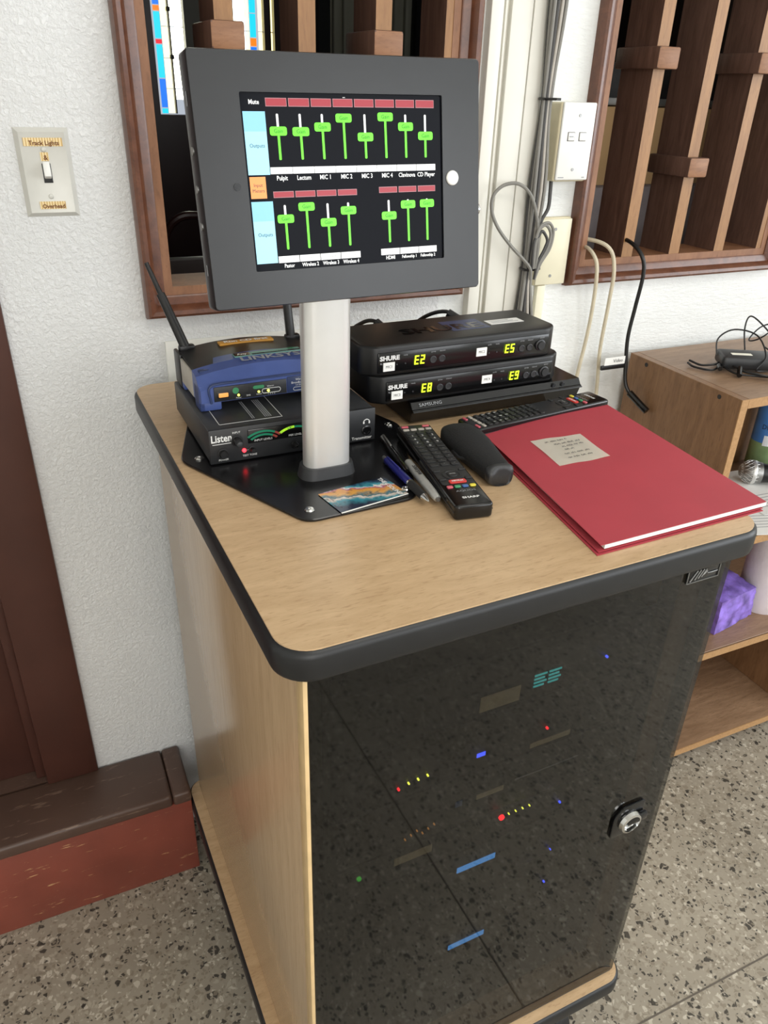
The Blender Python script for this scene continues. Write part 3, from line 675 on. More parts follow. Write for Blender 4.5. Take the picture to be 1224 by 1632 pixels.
for k, (zk, nm, vl) in enumerate(((-30.5, 'Pastor', '-1.63dB'), (-20.4, 'Wireless 2', '7.64dB'), (-35.5, 'Wireless 3', '-6.64dB'), (-25.4, 'Wireless 4', '2.02dB'))):
    x = -69.0 + 21.9 * k
    mute(x, -8.9, 20.4, 5.6); fader(x, -18.2, -58.3, zk); ui('value_field', x - 10.6, x + 10.6, -70.3, -64.2, 'ui_white'); uit('value_text', vl, x + 1, -67.3, 3.8, 'ui_greyink', 0.85)
    uit('channel_name', nm, x, -73.4, 5.0, 'ui_white', 0.8, 0, 0.00009)
for k, (zk, nm, vl) in enumerate(((-32.1, 'HDMI', '-2.78dB'), (-22.3, 'Fellowship 1', '4.11dB'), (-22.0, 'Fellowship 2', '4.59dB'))):
    x = 41.2 + 21.9 * k
    mute(x, -7.9, 20.2, 5.6); fader(x, -17.5, -57.8, zk); ui('value_field', x - 10.6, x + 10.6, -69.8, -63.7, 'ui_white'); uit('value_text', vl, x + 1, -66.7, 3.8, 'ui_greyink', 0.85)
    uit('channel_name', nm, x, -72.7, 5.0 if k == 0 else 4.1, 'ui_white', 0.85, 0, 0.00009)
uit('mute_title', 'Mute', -90.2, 68.9, 5.4, 'ui_white', 0.9, 0, 0.0001); uit('menu_dots', '...', -1.6, 74.6, 4, 'ui_white', 1, 0, 0.0001)
for z0, z1, zt in ((8.5, 61.4, 33), (-70.0, -14.5, -44)):
    ui('outputs_button', -101.5, -80.5, z0, z1, 'ui_sky'); ui('outputs_button_top', -101.5, -80.5, z0 + (z1 - z0) * 0.69, z1, 'ui_sky2', 1); uit('button_text', 'Outputs', -90.6, zt, 4.6, 'ui_ink', 0.95, 2)
ui('meters_button', -101.0, -85.6, -11.8, 6.9, 'ui_orange'); uit('button_text', 'Input', -93.3, -0.4, 4.2, 'ui_ink', 1, 1); uit('button_text', 'Meters', -93.3, -5.2, 4.2, 'ui_ink', 1, 1)

# ================================================================== TRANSMITTER UNDER THE ROUTER
tx = thing('audio_transmitter', 'dark grey half-rack audio transmitter with meter window under the blue router', 'transmitter', (0.170, 0.866, TZ + 0.004), math.radians(0.8))
b = B(); box(b, 0, 0.222, 0.004, 0.196, 0.003, 0.0455, 0.002); obj('case', b, 'darkgrey', tx)
b = B(); box(b, 0.0, 0.2225, 0.0, 0.005, 0.0015, 0.0465, 0.0012); fp = obj('front_panel', b, 'charcoal', tx)
for x in (0.015, 0.207):
    for y in (0.02, 0.18): b = B(); cyl(b, (x, y, 0), (x, y, 0.0045), 0.006, n=14); obj('foot', b, 'rubber', tx)
text('logo', 'Listen', 0.0135, 'print', fp, T(0.0155, -0.0004, 0.0345) @ FRONT, sx=0.82, bold=0.0003)
b = B(); box(b, 0.004, 0.0275, -0.0005, 0.0002, 0.0272, 0.0279); obj('logo_line', b, 'print', fp)
def knob(x, z, r, d, mat='black'):
    b = B(); lathe(b, [(r * 1.45, 0), (r * 1.45, 0.0008), (r, 0.001), (r, d * 0.6), (r * 0.8, d), (0, d)], 20, T(x, 0.0, z) @ FRONT); return obj('knob', b, mat, fp)
knob(0.0345, 0.0295, 0.0052, 0.008, 'black'); knob(0.0165, 0.0145, 0.0052, 0.005); knob(0.0535, 0.0145, 0.0032, 0.006)
b = B(); cyl(b, (0.0360, -0.010, 0.0268), (0.0360, -0.002, 0.0268), 0.0042, n=16, bev=0.001); obj('knob_cap', b, 'darkgrey', fp)
knob(0.1095, 0.0125, 0.0042, 0.006); knob(0.1290, 0.0125, 0.0042, 0.006)
b = B(); cyl(b, (0.1105, -0.0072, 0.0115), (0.1105, -0.005, 0.0115), 0.0014, n=10); obj('shaft', b, 'chrome', fp)
b = B(); lathe(b, [(0.0026, 0), (0.0024, 0.0016), (0.0012, 0.0026), (0, 0.0028)], 14, T(0.0430, 0.0, 0.0148) @ FRONT); obj('test_led', b, 'ledred', fp)
b = B(); box(b, 0.0450, 0.050, -0.0004, 0.0002, 0.0144, 0.0149); obj('printed_line', b, 'greyprint', fp)
b = B(); box(b, 0.0485, 0.148, -0.0012, 0.0005, 0.0230, 0.0415, 0.001); mw = obj('meter_window', b, 'blackgloss', fp)
def arc(cx, cz, r0, r1, a0, a1, mat):
    t = bmesh.new(); n = 10; A = []; C = []
    for k in range(n + 1):
        a = math.radians(a0 + (a1 - a0) * k / n)
        A.append(t.verts.new((cx + r0 * 1.25 * math.cos(a), -0.0014, cz + r0 * math.sin(a)))); C.append(t.verts.new((cx + r1 * 1.25 * math.cos(a), -0.0014, cz + r1 * math.sin(a))))
    for k in range(n): t.faces.new((A[k], A[k + 1], C[k + 1], C[k]))
    b = B(); merge(b, t); obj('meter_arc', b, mat, fp)
for cx, lit in ((0.0685, 0), (0.110, 1)):
    arc(cx, 0.0135, 0.0225, 0.0252, 132, 60, 'meterg'); arc(cx, 0.0135, 0.0225, 0.0252, 60, 44, 'meterred')
    if not lit: arc(cx, 0.0135, 0.0180, 0.0206, 132, 60, 'meterg'); arc(cx, 0.0135, 0.0180, 0.0206, 60, 44, 'meterred')
    else: arc(cx, 0.01355, 0.0223, 0.0254, 132, 92, 'meterlit')
text('meter_text', 'INPUT LEVELS', 0.0038, 'print', fp, T(0.0680, -0.0015, 0.0262) @ FRONT); text('meter_text', 'MIX LEVEL', 0.0038, 'print', fp, T(0.110, -0.0015, 0.0262) @ FRONT)
text('meter_text', 'PROCESSOR', 0.003, 'greyprint', fp, T(0.134, -0.0015, 0.0272) @ FRONT)
b = B(); cyl(b, (0.137, -0.002, 0.0375), (0.137, 0, 0.0375), 0.0016, n=10); cyl(b, (0.1425, -0.002, 0.0375), (0.1425, 0, 0.0375), 0.0022, n=10); obj('signal_led', b, 'meterlit', fp)
for s, x, z in (('POWER', 0.0165, 0.0062), ('INPUT', 0.0345, 0.0400), ('TEST TONE', 0.0500, 0.0075), ('Transmitter', 0.203, 0.0065)): text('panel_text', s, 0.0036 if s != 'Transmitter' else 0.006, 'print', fp, T(x, -0.0004, z) @ FRONT)
b = B(); lathe(b, [(0.0068, 0), (0.0068, 0.001), (0.0052, 0.0016), (0.0046, 0.0016), (0.0040, 0.0006), (0.0, 0.0006)], 24, T(0.2095, 0, 0.0165) @ FRONT); obj('headphone_jack', b, 'blackgloss', fp)
b = B(); tube(b, [(0.2055, -0.0006, 0.0272), (0.2060, -0.0006, 0.0305), (0.2095, -0.0006, 0.0322), (0.2130, -0.0006, 0.0305), (0.2135, -0.0006, 0.0272)], 0.0006, 6, 4); box(b, 0.2046, 0.2064, -0.001, 0, 0.0262, 0.0292); box(b, 0.2126, 0.2144, -0.001, 0, 0.0262, 0.0292); obj('headphone_symbol', b, 'print', fp)
# printed box on the lid
b = B(); z0 = 0.0456
for (x0, x1, y0, y1) in ((0.018, 0.100, 0.017, 0.0178), (0.018, 0.100, 0.100, 0.1008), (0.018, 0.0188, 0.017, 0.1008), (0.0992, 0.100, 0.017, 0.1008)): box(b, x0, x1, y0, y1, z0 - 0.0002, z0 + 0.0002)
obj('lid_print', b, 'print', tx)
b = B()
for x in (0.062, 0.0645, 0.079, 0.0815, 0.084, 0.0865):
    for k in range(26): box(b, x, x + 0.0012, 0.024 + k * 0.0024, 0.0258 + k * 0.0024, z0 - 0.0002, z0 + 0.0002)
o = obj('lid_small_print', b, 'greyprint', tx); o['kind'] = 'stuff'

# ================================================================== ROUTER
ro = thing('wireless_router', 'blue and black wireless router with two antennas on the dark transmitter', 'router', (0.176, 0.928, TZ + 0.050), math.radians(1.6))
RW, RD = 0.186, 0.135
def arch(x, lo, hi): return lo + (hi - lo) * (1 - ((x - RW / 2) / (RW / 2)) ** 2)
def loft(ys, fn_lo, fn_hi, n=20, x0=0.0, x1=RW):
    t = bmesh.new(); G = []
    for (y, inset, lo_off, hi_off) in ys:
        row = []
        for k in range(n + 1):
            x = x0 + inset + (x1 - x0 - 2 * inset) * k / n; row.append((t.verts.new((x, y, fn_lo(x) + lo_off)), t.verts.new((x, y, fn_hi(x) + hi_off))))
        G.append(row)
    for a, c in zip(G, G[1:]):
        for k in range(n):
            t.faces.new((a[k][0], a[k + 1][0], c[k + 1][0], c[k][0])); t.faces.new((a[k][1], c[k][1], c[k + 1][1], a[k + 1][1]))
        t.faces.new((a[0][0], c[0][0], c[0][1], a[0][1])); t.faces.new((a[-1][0], a[-1][1], c[-1][1], c[-1][0]))
    for row in (G[0], G[-1]):
        for k in range(n): t.faces.new((row[k][0], row[k][1], row[k + 1][1], row[k + 1][0]))
    bmesh.ops.recalc_face_normals(t, faces=t.faces); b = B(); merge(b, t); return b
lo = lambda x: 0.012; hi = lambda x: arch(x, 0.046, 0.056)
obj('body', loft([(0.030, 0.003, 0, -0.001), (RD - 0.01, 0.003, 0, -0.001), (RD, 0.006, 0.004, -0.006)], lo, hi), 'black', ro)
b = loft([(0.006, 0.0, -0.001, -0.0105), (0.0, 0.0015, 0, -0.018), ][::-1] + [(0.014, 0.0, -0.002, -0.0025), (0.034, 0.0, -0.001, 0.0006)], lo, hi)
fr = obj('front_bezel', b, 'blue', ro)
b = loft([(0.033, 0.028, -0.0, 0.0006), (0.056, 0.034, 0.0, 0.0004)], lambda x: hi(x) - 0.004, hi); obj('blue_top_tongue', b, 'blue', fr)
for x0, x1 in ((0.0, 0.028), (RW - 0.028, RW)):
    b = B(); box(b, x0, x1, 0.003, 0.03, 0, 0.0135, 0.002); box(b, x0, x1, RD - 0.045, RD - 0.004, 0.0, 0.0135, 0.002); box(b, x0 if x0 == 0 else x1 - 0.008, 0.008 if x0 == 0 else x1, 0.003, 0.03, 0.0, 0.034, 0.002); obj('foot', b, 'blue', fr)
b = B(); box(b, -0.0015, 0.004, RD - 0.035, RD - 0.002, 0.0, 0.047, 0.002); obj('rear_corner', b, 'black', ro)
b = B(); box(b, RW - 0.004, RW + 0.0015, RD - 0.035, RD - 0.002, 0.0, 0.047, 0.002); obj('rear_corner', b, 'black', ro)
b = B(); box(b, -0.0005, 0.003, 0.034, RD - 0.037, 0.010, 0.043, 0.001); obj('side_vent', b, 'greylight', ro)
for x in (0.006, RW - 0.03): b = B(); box(b, x, x + 0.024, 0.020, 0.027, 0.0425 + 0.004, 0.0485, 0.002); obj('bezel_groove', b, 'bluedark', fr)
# front label panel, curved blue lip
b = B(); box(b, 0.018, 0.115, -0.0012, 0.003, 0.0125, 0.032, 0.001); lp = obj('front_label', b, 'charcoal', ro)
b = B(); box(b, 0.116, 0.158, -0.0011, 0.003, 0.0125, 0.034, 0.001); obj('model_label', b, 'bluedark', ro)
b = B(); tube(b, [(0.014, -0.0008, 0.011), (0.014, -0.0008, 0.034), (0.05, -0.0008, 0.0365), (0.10, -0.0008, 0.0375), (0.165, -0.0008, 0.037)], 0.0016, 6, 5); obj('bezel_lip', b, 'bluedark', fr)
b = B(); box(b, 0.0215, 0.038, -0.0016, 0, 0.0165, 0.026, 0.001); obj('logo_light_frame', b, 'black', lp)
b = B(); box(b, 0.0235, 0.0365, -0.0019, 0, 0.0178, 0.0240, 0.001); obj('logo_light', b, 'lampamber', lp)
b = B(); cyl(b, (0.046, -0.0018, 0.025), (0.046, -0.001, 0.025), 0.0042, n=16); obj('power_icon', b, 'keygreen', lp)
for x, z, r in ((0.0495, 0.0185, 0.0014), (0.0765, 0.0195, 0.0014), (0.0895, 0.0195, 0.0016)): b = B(); cyl(b, (x, -0.002, z), (x, -0.001, z), r, n=10); obj('lamp', b, 'ledyellow', lp)
b = B(); prism(b, rrect(0.069, 0.084, 0.0238, 0.0282, 0.002, 4), 0, 0.0006, Mx=T(0, -0.0012, 0) @ FRONT); obj('internet_badge', b, 'keygreen', lp)
b = B()
pl = rrect(0.081, 0.106, 0.0165, 0.0225, 0.0028, 4); tube(b, [(x, -0.0014, z) for x, z in pl + [pl[0]]], 0.0004, 5, 1); obj('port_outline', b, 'print', lp)
for s, x, z, sz in (('Power', 0.0495, 0.0150, 0.0026), ('DMZ', 0.0625, 0.0165, 0.0026), ('WLAN', 0.0765, 0.0163, 0.0024), ('1  2  3  4', 0.0935, 0.0148, 0.0026), ('Ethernet', 0.0925, 0.0255, 0.0026)): text('label_text', s, sz, 'print', lp, T(x, -0.0016, z) @ FRONT)
for s, z, sz in (('Wireless-G', 0.0295, 0.0042), ('Broadband Router', 0.0255, 0.0042), ('2.4 GHz 54 Mbps', 0.0220, 0.0028)): text('label_text', s, sz, 'print', lp, T(0.137, -0.0014, z) @ FRONT)
b = B(); pl = rrect(0.124, 0.150, 0.0148, 0.0192, 0.0021, 4); prism(b, [p for p in pl if p[0] > 0.137] + [(0.137, 0.0148), (0.137, 0.0192)][::1] if False else rrect(0.137, 0.150, 0.0148, 0.0192, 0.002, 4), 0, 0.0004, Mx=T(0, -0.0012, 0) @ FRONT); tube(b, [(x, -0.0014, z) for x, z in pl + [pl[0]]], 0.0003, 5, 1); obj('capsule_mark', b, 'print', lp)
text('maker_name', 'LINKSYS', 0.0155, 'greyprint', ro, T(0.103, 0.0255, 0.0564) @ Matrix.Rotation(math.radians(8), 4, 'X'), sx=1.45, bold=0.0004)
b = B(); box(b, 0.058, 0.150, 0.036, 0.050, 0.0553, 0.0572, 0.0005); stk = obj('sticker', b, 'teal', ro)
b = B(); box(b, 0.0585, 0.080, 0.0365, 0.0485, 0.0568, 0.0575); obj('sticker_corner', b, 'blackgloss', stk)
text('sticker_text', 'Any', 0.008, 'print', stk, T(0.069, 0.042, 0.0577), bold=0.0003)
b = B(); box(b, 0.082, 0.149, 0.0365, 0.0408, 0.0568, 0.0575); obj('sticker_strip', b, 'darkprint', stk)
text('sticker_text', 'Download Ready', 0.0046, 'teal', stk, T(0.115, 0.0386, 0.0577))
text('sticker_text', 'EZ', 0.007, 'keygreen', stk, T(0.138, 0.0455, 0.0577), bold=0.0005)
b = B(); box(b, 0.055, 0.132, 0.098, 0.112, 0.0535, 0.0565, 0.0005); st2 = obj('sticker', b, 'orangelabel', ro)
text('sticker_text', 'Run CD first', 0.0115, 'print', st2, T(0.0935, 0.105, 0.0568), sx=1.05, bold=0.0004)
for nm, p0, p1 in (('a', (0.013, RD - 0.012, 0.050), (-0.018, RD + 0.035, 0.155)), ('b', (RW - 0.020, RD - 0.012, 0.050), (RW - 0.022, RD + 0.012, 0.165))):
    p0, p1 = Vector(p0), Vector(p1)
    b = B(); tube(b, [p0, p0.lerp(p1, 0.3), p0.lerp(p1, 0.62), p0.lerp(p1, 0.64), p1], lambda s: 0.0068 - 0.0018 * s if s < 0.62 else 0.0052 - 0.0022 * s, 12, 4); an = obj('antenna', b, 'black', ro)
    b = B(); box(b, p0.x - 0.009, p0.x + 0.013, p0.y - 0.006, p0.y + 0.006, 0.043, 0.0535, 0.003); obj('antenna_hinge', b, 'black', an)

# ================================================================== DISC PLAYER AND RECEIVERS
dp = thing('disc_player', 'slim black disc player beneath the two wireless receivers', 'disc player', (0.464, 0.898, TZ), math.radians(1.8))
b = B(); 
t = bmesh.new(); pf = [(0.010, 0.004), (0.004, 0.020), (0.0, 0.022), (0.002, 0.0245), (0.004, 0.025), (0.010, 0.0335), (0.19, 0.0335), (0.19, 0.004)]
A = [t.verts.new((0, y, z)) for y, z in pf]; C = [t.verts.new((0.296, y, z)) for y, z in pf]
for k in range(len(pf)): t.faces.new((A[k], A[(k + 1) % len(pf)], C[(k + 1) % len(pf)], C[k]))
t.faces.new(A[::-1]); t.faces.new(C); bmesh.ops.recalc_face_normals(t, faces=t.faces); merge(b, t)
obj('case', b, 'blackgloss', dp)
b = B(); box(b, 0.0, 0.296, -0.0012, 0.002, 0.0215, 0.0235, 0.0006); obj('trim_line', b, 'darkgrey', dp)
text('logo', 'SAMSUNG', 0.0065, 'greyprint', dp, T(0.03, 0.0058, 0.0298) @ Matrix.Rotation(math.radians(55), 4, 'X'), sx=1.25)
for x in (0.245, 0.262): b = B(); cyl(b, (x, 0.004, 0.029), (x, 0.008, 0.030), 0.003, n=12); obj('button', b, 'darkgrey', dp)
for x in (0.03, 0.266):
    for y in (0.03, 0.165): b = B(); cyl(b, (x, y, 0), (x, y, 0.0045), 0.008, n=12); obj('foot', b, 'rubber', dp)
SEG = {'E': 'afged', '2': 'abged', '5': 'afgcd', '8': 'abcdefg', '9': 'abcdfg'}
def digit(ch, x, z, s, parent, mat='digits'):
    b = B(); w = s * 0.5; h = s; th = s * 0.14; sl = 0.07
    R_ = {'a': (0, w, h - th, h), 'd': (0, w, 0, th), 'g': (0, w, h / 2 - th / 2, h / 2 + th / 2), 'f': (0, th, h / 2, h), 'e': (0, th, 0, h / 2), 'b': (w - th, w, h / 2, h), 'c': (w - th, w, 0, h / 2)}
    for q in SEG[ch]:
        x0, x1, z0, z1 = R_[q]; t = bmesh.new()
        v = [t.verts.new((x + a + sl * c, -0.0016, z + c)) for a, c in ((x0, z0), (x1, z0), (x1, z1), (x0, z1))]; t.faces.new(v); merge(b, t)
    obj('display_digit', b, mat, parent)
def receiver(label, loc_, d1, d2, tags, top_print):
    o = thing('wireless_receiver', label, 'receiver', loc_, math.radians(1.4), 'wireless microphone receivers')
    Wd, Dp, Hh = 0.318, 0.112, 0.0425
    b = B(); prism(b, round_poly([(0, 0.016), (0.018, 0.0015), (Wd - 0.018, 0.0015), (Wd, 0.016), (Wd, Dp), (0, Dp)], 0.008), 0.001, Hh, 0.004, 3); obj('case', b, 'black', o)
    b = B(); box(b, 0.020, Wd - 0.020, 0.0, 0.004, 0.006, 0.034, 0.001); fp = obj('front_panel', b, 'blackgloss', o)
    for i, (x, dg, tg) in enumerate(((0.0, d1, tags[0]), (0.152, d2, tags[1]))):
        dx = 0.074 if i == 0 else 0.221
        digit('E', dx, 0.0135, 0.0125, fp); digit(dg, dx + 0.0092, 0.0135, 0.0125, fp)
        for q in (0.030, 0.044): 
            b = B(); lathe(b, [(0.0052, 0), (0.0052, 0.0008), (0.0042, 0.0012), (0.0034, 0.0006), (0, 0.0006)], 16, T(dx + q, 0, 0.0170) @ FRONT); obj('button', b, 'charcoal', fp)
            text('panel_text', 'group' if q < 0.04 else 'channel', 0.0030, 'greyprint', fp, T(dx + q, -0.0005, 0.0285) @ FRONT)
        for q in (-0.026, -0.013):
            text('panel_text', 'audio' if q < -0.02 else 'ready', 0.0030, 'greyprint', fp, T(dx + q, -0.0005, 0.0285) @ FRONT)
            b = B(); cyl(b, (dx + q, -0.0008, 0.0165), (dx + q, 0, 0.0165), 0.0011, n=8); obj('indicator', b, 'darkgrey', fp)
        lx = 0.036 if i == 0 else 0.182
        b = B(); box(b, lx - 0.0085, lx + 0.0085, -0.0012, 0, 0.0085 if i == 0 else 0.0135, 0.0205 if i == 0 else 0.0255); ls = obj('label_sticker', b, 'paper', fp)
        text('sticker_text', tg, 0.0052, 'darkprint', ls, T(lx, -0.0014, 0.0145 if i == 0 else 0.0195) @ FRONT, sx=0.9)
    b = B(); lathe(b, [(0.0085, 0), (0.0085, 0.001), (0.0066, 0.0016), (0.0060, 0.004), (0, 0.004)], 20, T(0.284, 0, 0.0185) @ FRONT); obj('power_knob', b, 'charcoal', fp)
    text('panel_text', 'power', 0.0030, 'greyprint', fp, T(0.286, -0.0005, 0.0300) @ FRONT)
    text('logo', 'SHURE', 0.0085, 'print', fp, T(0.037, -0.0005, 0.0260) @ FRONT, sx=1.15, bold=0.0004); text('panel_text', 'BLX88', 0.0034, 'greyprint', fp, T(0.0275, -0.0005, 0.0195) @ FRONT)
    if top_print:
        b = B(); box(b, 0.155, 0.218, 0.035, 0.082, Hh - 0.0003, Hh + 0.0003); obj('gloss_badge', b, 'bluedark', o)
        text('embossed_logo', 'SHURE', 0.034, 'blackgloss', o, T(0.145, 0.052, Hh + 0.0005), sx=1.3, bold=0.001)
        b = B(); box(b, 0.225, 0.283, 0.045, 0.066, Hh - 0.0002, Hh + 0.0004); ls = obj('serial_label', b, 'paper', o)
        for k in range(3): b = B(); box(b, 0.231, 0.276 - 0.006 * k, 0.050 + k * 0.005, 0.0515 + k * 0.005, Hh + 0.0003, Hh + 0.0006); obj('serial_print', b, 'greyprint', ls)
    return o
receiver('black dual wireless receiver reading E8 and E9, lower of the two', (0.406, 0.908, TZ + 0.0335), '8', '9', ('MIC3', 'MIC4'), False)
receiver('black dual wireless receiver reading E2 and E5, on top of the stack', (0.391, 0.905, TZ + 0.0765), '2', '5', ('MIC1', 'MIC2'), True)
for i, (pts, lab) in enumerate((([(0.475, 1.022, 1.158), (0.465, 1.04, 1.168), (0.455, 1.065, 1.160), (0.445, 1.10, 1.13), (0.44, 1.12, 1.062)], 'short black cable arching behind the receivers beside the silver post'), ([(0.605, 1.022, 1.160), (0.585, 1.04, 1.173), (0.56, 1.065, 1.160), (0.55, 1.11, 1.12), (0.545, 1.13, 1.062)], 'black cable with thick plug arching behind the middle of the receivers'))):
    c_ = thing('antenna_cable', lab, 'cable', (0, 0, 0))
    b = B(); tube(b, pts, 0.003, 8); obj('cord', b, 'black', c_)
    b = B(); tube(b, [pts[0], Vector(pts[0]).lerp(Vector(pts[1]), 0.9)], 0.0065, 10); obj('plug', b, 'black', c_)

# ================================================================== REMOTES, POUCH, PENS, CARD, FOLDER
def remote(label, x, y, rz, L=0.224, Wd=0.046):
    o = thing('remote_control', label, 'remote', (x, y, TZ), rz, 'television remotes')
    b = B(); prism(b, rrect(-Wd / 2, Wd / 2, 0, L, 0.005, 4), 0.0005, 0.019, 0.003, 3); obj('body', b, 'blackgloss', o)
    zt = 0.0190
    b = B(); prism(b, rrect(-Wd / 2 + 0.003, Wd / 2 - 0.003, 0.05, L - 0.004, 0.003, 3), zt - 0.001, zt + 0.0003); kp = obj('keypad', b, 'charcoal', o)
    def key(x0, y0, w, h, mat, nm='key', parent=o):
        b = B(); prism(b, rrect(x0 - w / 2, x0 + w / 2, y0 - h / 2, y0 + h / 2, min(w, h) * 0.3, 3), zt, zt + 0.0018, 0.0004, 1); return obj(nm, b, mat, parent)
    for k, mt in enumerate(('keypink', 'keygreen', 'keyblue', 'keyyellow')): key(-0.0140 + k * 0.0094, 0.0435, 0.0072, 0.0048, mt)
    key(0.0, 0.0555, 0.021, 0.008, 'keyred', 'netflix_key'); text('key_text', 'NETFLIX', 0.0040, 'print', o, T(0, 0.0555, zt + 0.002), sx=0.95, bold=0.0002)
    b = B(); lathe(b, [(0.0125, zt), (0.0122, zt + 0.0012), (0.009, zt + 0.0014), (0.0085, zt + 0.0006), (0.006, zt + 0.0006), (0.0056, zt + 0.002), (0, zt + 0.0022)], 24, T(0, 0.073, 0)); obj('navigation_ring', b, 'key', o)
    text('key_text', 'ENTER', 0.0025, 'print', o, T(0, 0.073, zt + 0.0024))
    for sx, sy in ((0.016, 0.012), (-0.016, 0.012), (0.016, -0.010), (-0.016, -0.010)): key(sx, 0.073 + sy, 0.0085, 0.0045, 'key')
    digs = ['1', '2', '3', '4', '5', '6', '7', '8', '9', '.', '0', '']
    rows_ = [L - 0.018 - k * 0.0105 for k in range(11)]
    for r, yy in enumerate(rows_):
        if yy < 0.094: break
        for c_ in range(4 if r == 0 else 3):
            xx = (-0.0155 + c_ * 0.0103) if r == 0 else (-0.0135 + c_ * 0.0135)
            key(xx, yy, 0.0082 if r == 0 else 0.0108, 0.0046 if r == 0 else 0.0072, 'greylight' if r == 0 else 'key')
            if 2 <= r <= 5 and digs[(r - 2) * 3 + c_]: text('key_text', digs[(r - 2) * 3 + c_], 0.0062, 'print', o, T(xx, yy, zt + 0.0020))
            elif r > 5 or r == 1: text('key_text', {0: '-', 1: '+', 2: '='}[c_], 0.004, 'greyprint', o, T(xx, yy, zt + 0.0020))
    for s in (-1, 1): key(s * 0.0145, L - 0.0085, 0.0095, 0.0040, 'keypink')
    text('logo', 'AQUOS', 0.0050, 'greyprint', o, T(0.002, 0.0335, zt + 0.0003), sx=1.4); text('logo', 'SHARP', 0.0056, 'print', o, T(0.002, 0.018, zt + 0.0003), sx=1.25, bold=0.0002)
    for s in (-1, 1): b = B(); box(b, s * (Wd / 2) - 0.0006, s * (Wd / 2) + 0.0006, 0.004, L - 0.004, 0.0085, 0.0105); obj('side_seam', b, 'darkgrey', o)
    return o
remote('black television remote with coloured keys pointing away between pens and pouch', 0.411, 0.636, math.radians(-8.3)).rotation_euler = (math.radians(1.2), 0, math.radians(-8.3))
remote('black television remote lying crosswise along the front of the disc player', 0.768, 0.874, math.radians(97.0), 0.252, 0.044)
# pouch: lofted soft case
po = thing('soft_pouch', 'black fabric pouch with a leather end between the remotes and the folder', 'pouch', (0.4885, 0.766, TZ), math.radians(-4))
secs = [(0.074, 0.010, 0.018), (0.070, 0.019, 0.026), (0.058, 0.0245, 0.032), (0.035, 0.0265, 0.034), (0.010, 0.0255, 0.033), (-0.015, 0.0225, 0.031), (-0.040, 0.0195, 0.029), (-0.062, 0.0178, 0.027)]
def soft(secs, n=22):
    t = bmesh.new(); G = []
    for i, (y, hw_, h) in enumerate(secs):
        row = []
        for k in range(n):
            a = 2 * PI * k / n; c, s = math.cos(a), math.sin(a)
            row.append(t.verts.new((math.copysign(abs(c) ** 0.75, c) * hw_, y + 0.0015 * math.sin(3 * a + i), h / 2 + math.copysign(abs(s) ** 0.7, s) * (h / 2 - 0.0004))))
        G.append(row)
    for a, c in zip(G, G[1:]):
        for k in range(n): t.faces.new((a[k], a[(k + 1) % n], c[(k + 1) % n], c[k]))
    t.faces.new(G[0]); t.faces.new(G[-1][::-1]); bmesh.ops.recalc_face_normals(t, faces=t.faces); b = B(); merge(b, t); return b
obj('sleeve', soft(secs), 'fabric', po, 60)
obj('leather_end', soft([(-0.061, 0.0182, 0.0274), (-0.066, 0.0186, 0.0278), (-0.069, 0.0170, 0.0255), (-0.0695, 0.013, 0.020)]), 'leather', po, 60)
b = B(); tube(b, [(-0.024, 0.018, 0.012), (-0.027, 0.008, 0.014), (-0.025, -0.004, 0.012), (-0.021, -0.012, 0.014)], 0.0022, 7); obj('seam', b, 'leather', po)
# pens
pn1 = thing('ballpoint_pen', 'navy blue ballpoint pen with black grip lying on the base plate', 'pen', (0.3765, 0.806, TZ + 0.0092), math.radians(179.4))
def along(bm, secs, n=14):
    t = bmesh.new(); G = []
    for y, r in secs: G.append([t.verts.new((r * math.cos(2 * PI * k / n), y, r * math.sin(2 * PI * k / n))) for k in range(n)])
    for a, c in zip(G, G[1:]):
        for k in range(n): t.faces.new((a[k], a[(k + 1) % n], c[(k + 1) % n], c[k]))
    t.faces.new(G[0]); t.faces.new(G[-1][::-1]); bmesh.ops.recalc_face_normals(t, faces=t.faces); merge(bm, t); return bm
obj('barrel', along(B(), [(0.010, 0.0040), (0.012, 0.0048), (0.080, 0.0050)]), 'penblue', pn1)
obj('click_button', along(B(), [(0.0, 0.0018), (0.001, 0.0024), (0.011, 0.0024)]), 'steel', pn1)
obj('grip', along(B(), [(0.0805, 0.0050), (0.086, 0.0054), (0.112, 0.0052), (0.116, 0.0046)]), 'rubber', pn1)
obj('ring', along(B(), [(0.0785, 0.0052), (0.0812, 0.0052)]), 'chrome', pn1)
obj('tip', along(B(), [(0.116, 0.0046), (0.126, 0.0018), (0.129, 0.0006)]), 'chrome', pn1)
b = B(); box(b, -0.0014, 0.0014, 0.012, 0.05, 0.0045, 0.0060, 0.0005); obj('clip', b, 'penblue', pn1)
text('barrel_print', 'Sermon Notes', 0.0034, 'greyprint', pn1, T(0.0, 0.052, 0.0052) @ RZ(PI / 2)) if False else None
pn2 = thing('silver_marker', 'silver-grey permanent marker beside the blue pen', 'marker', (0.3985, 0.780, TZ + 0.0092), math.radians(173.8))
obj('barrel', along(B(), [(0.0, 0.0046), (0.002, 0.0054), (0.055, 0.0056), (0.060, 0.0056)]), 'markergrey', pn2)
obj('cap', along(B(), [(0.0605, 0.0058), (0.085, 0.0054), (0.100, 0.0042), (0.1015, 0.0030)]), 'markergrey', pn2)
obj('nib_end', along(B(), [(0.1015, 0.0030), (0.104, 0.0024)]), 'steel', pn2)
text('barrel_print', 'Sharpie', 0.0088, 'darkprint', pn2, T(0.0, 0.034, 0.0058) @ RZ(PI / 2), bold=0.0002)
pn3 = thing('black_pen', 'glossy black pen tucked against the remote', 'pen', (0.377, 0.868, TZ + 0.0088), math.radians(172))
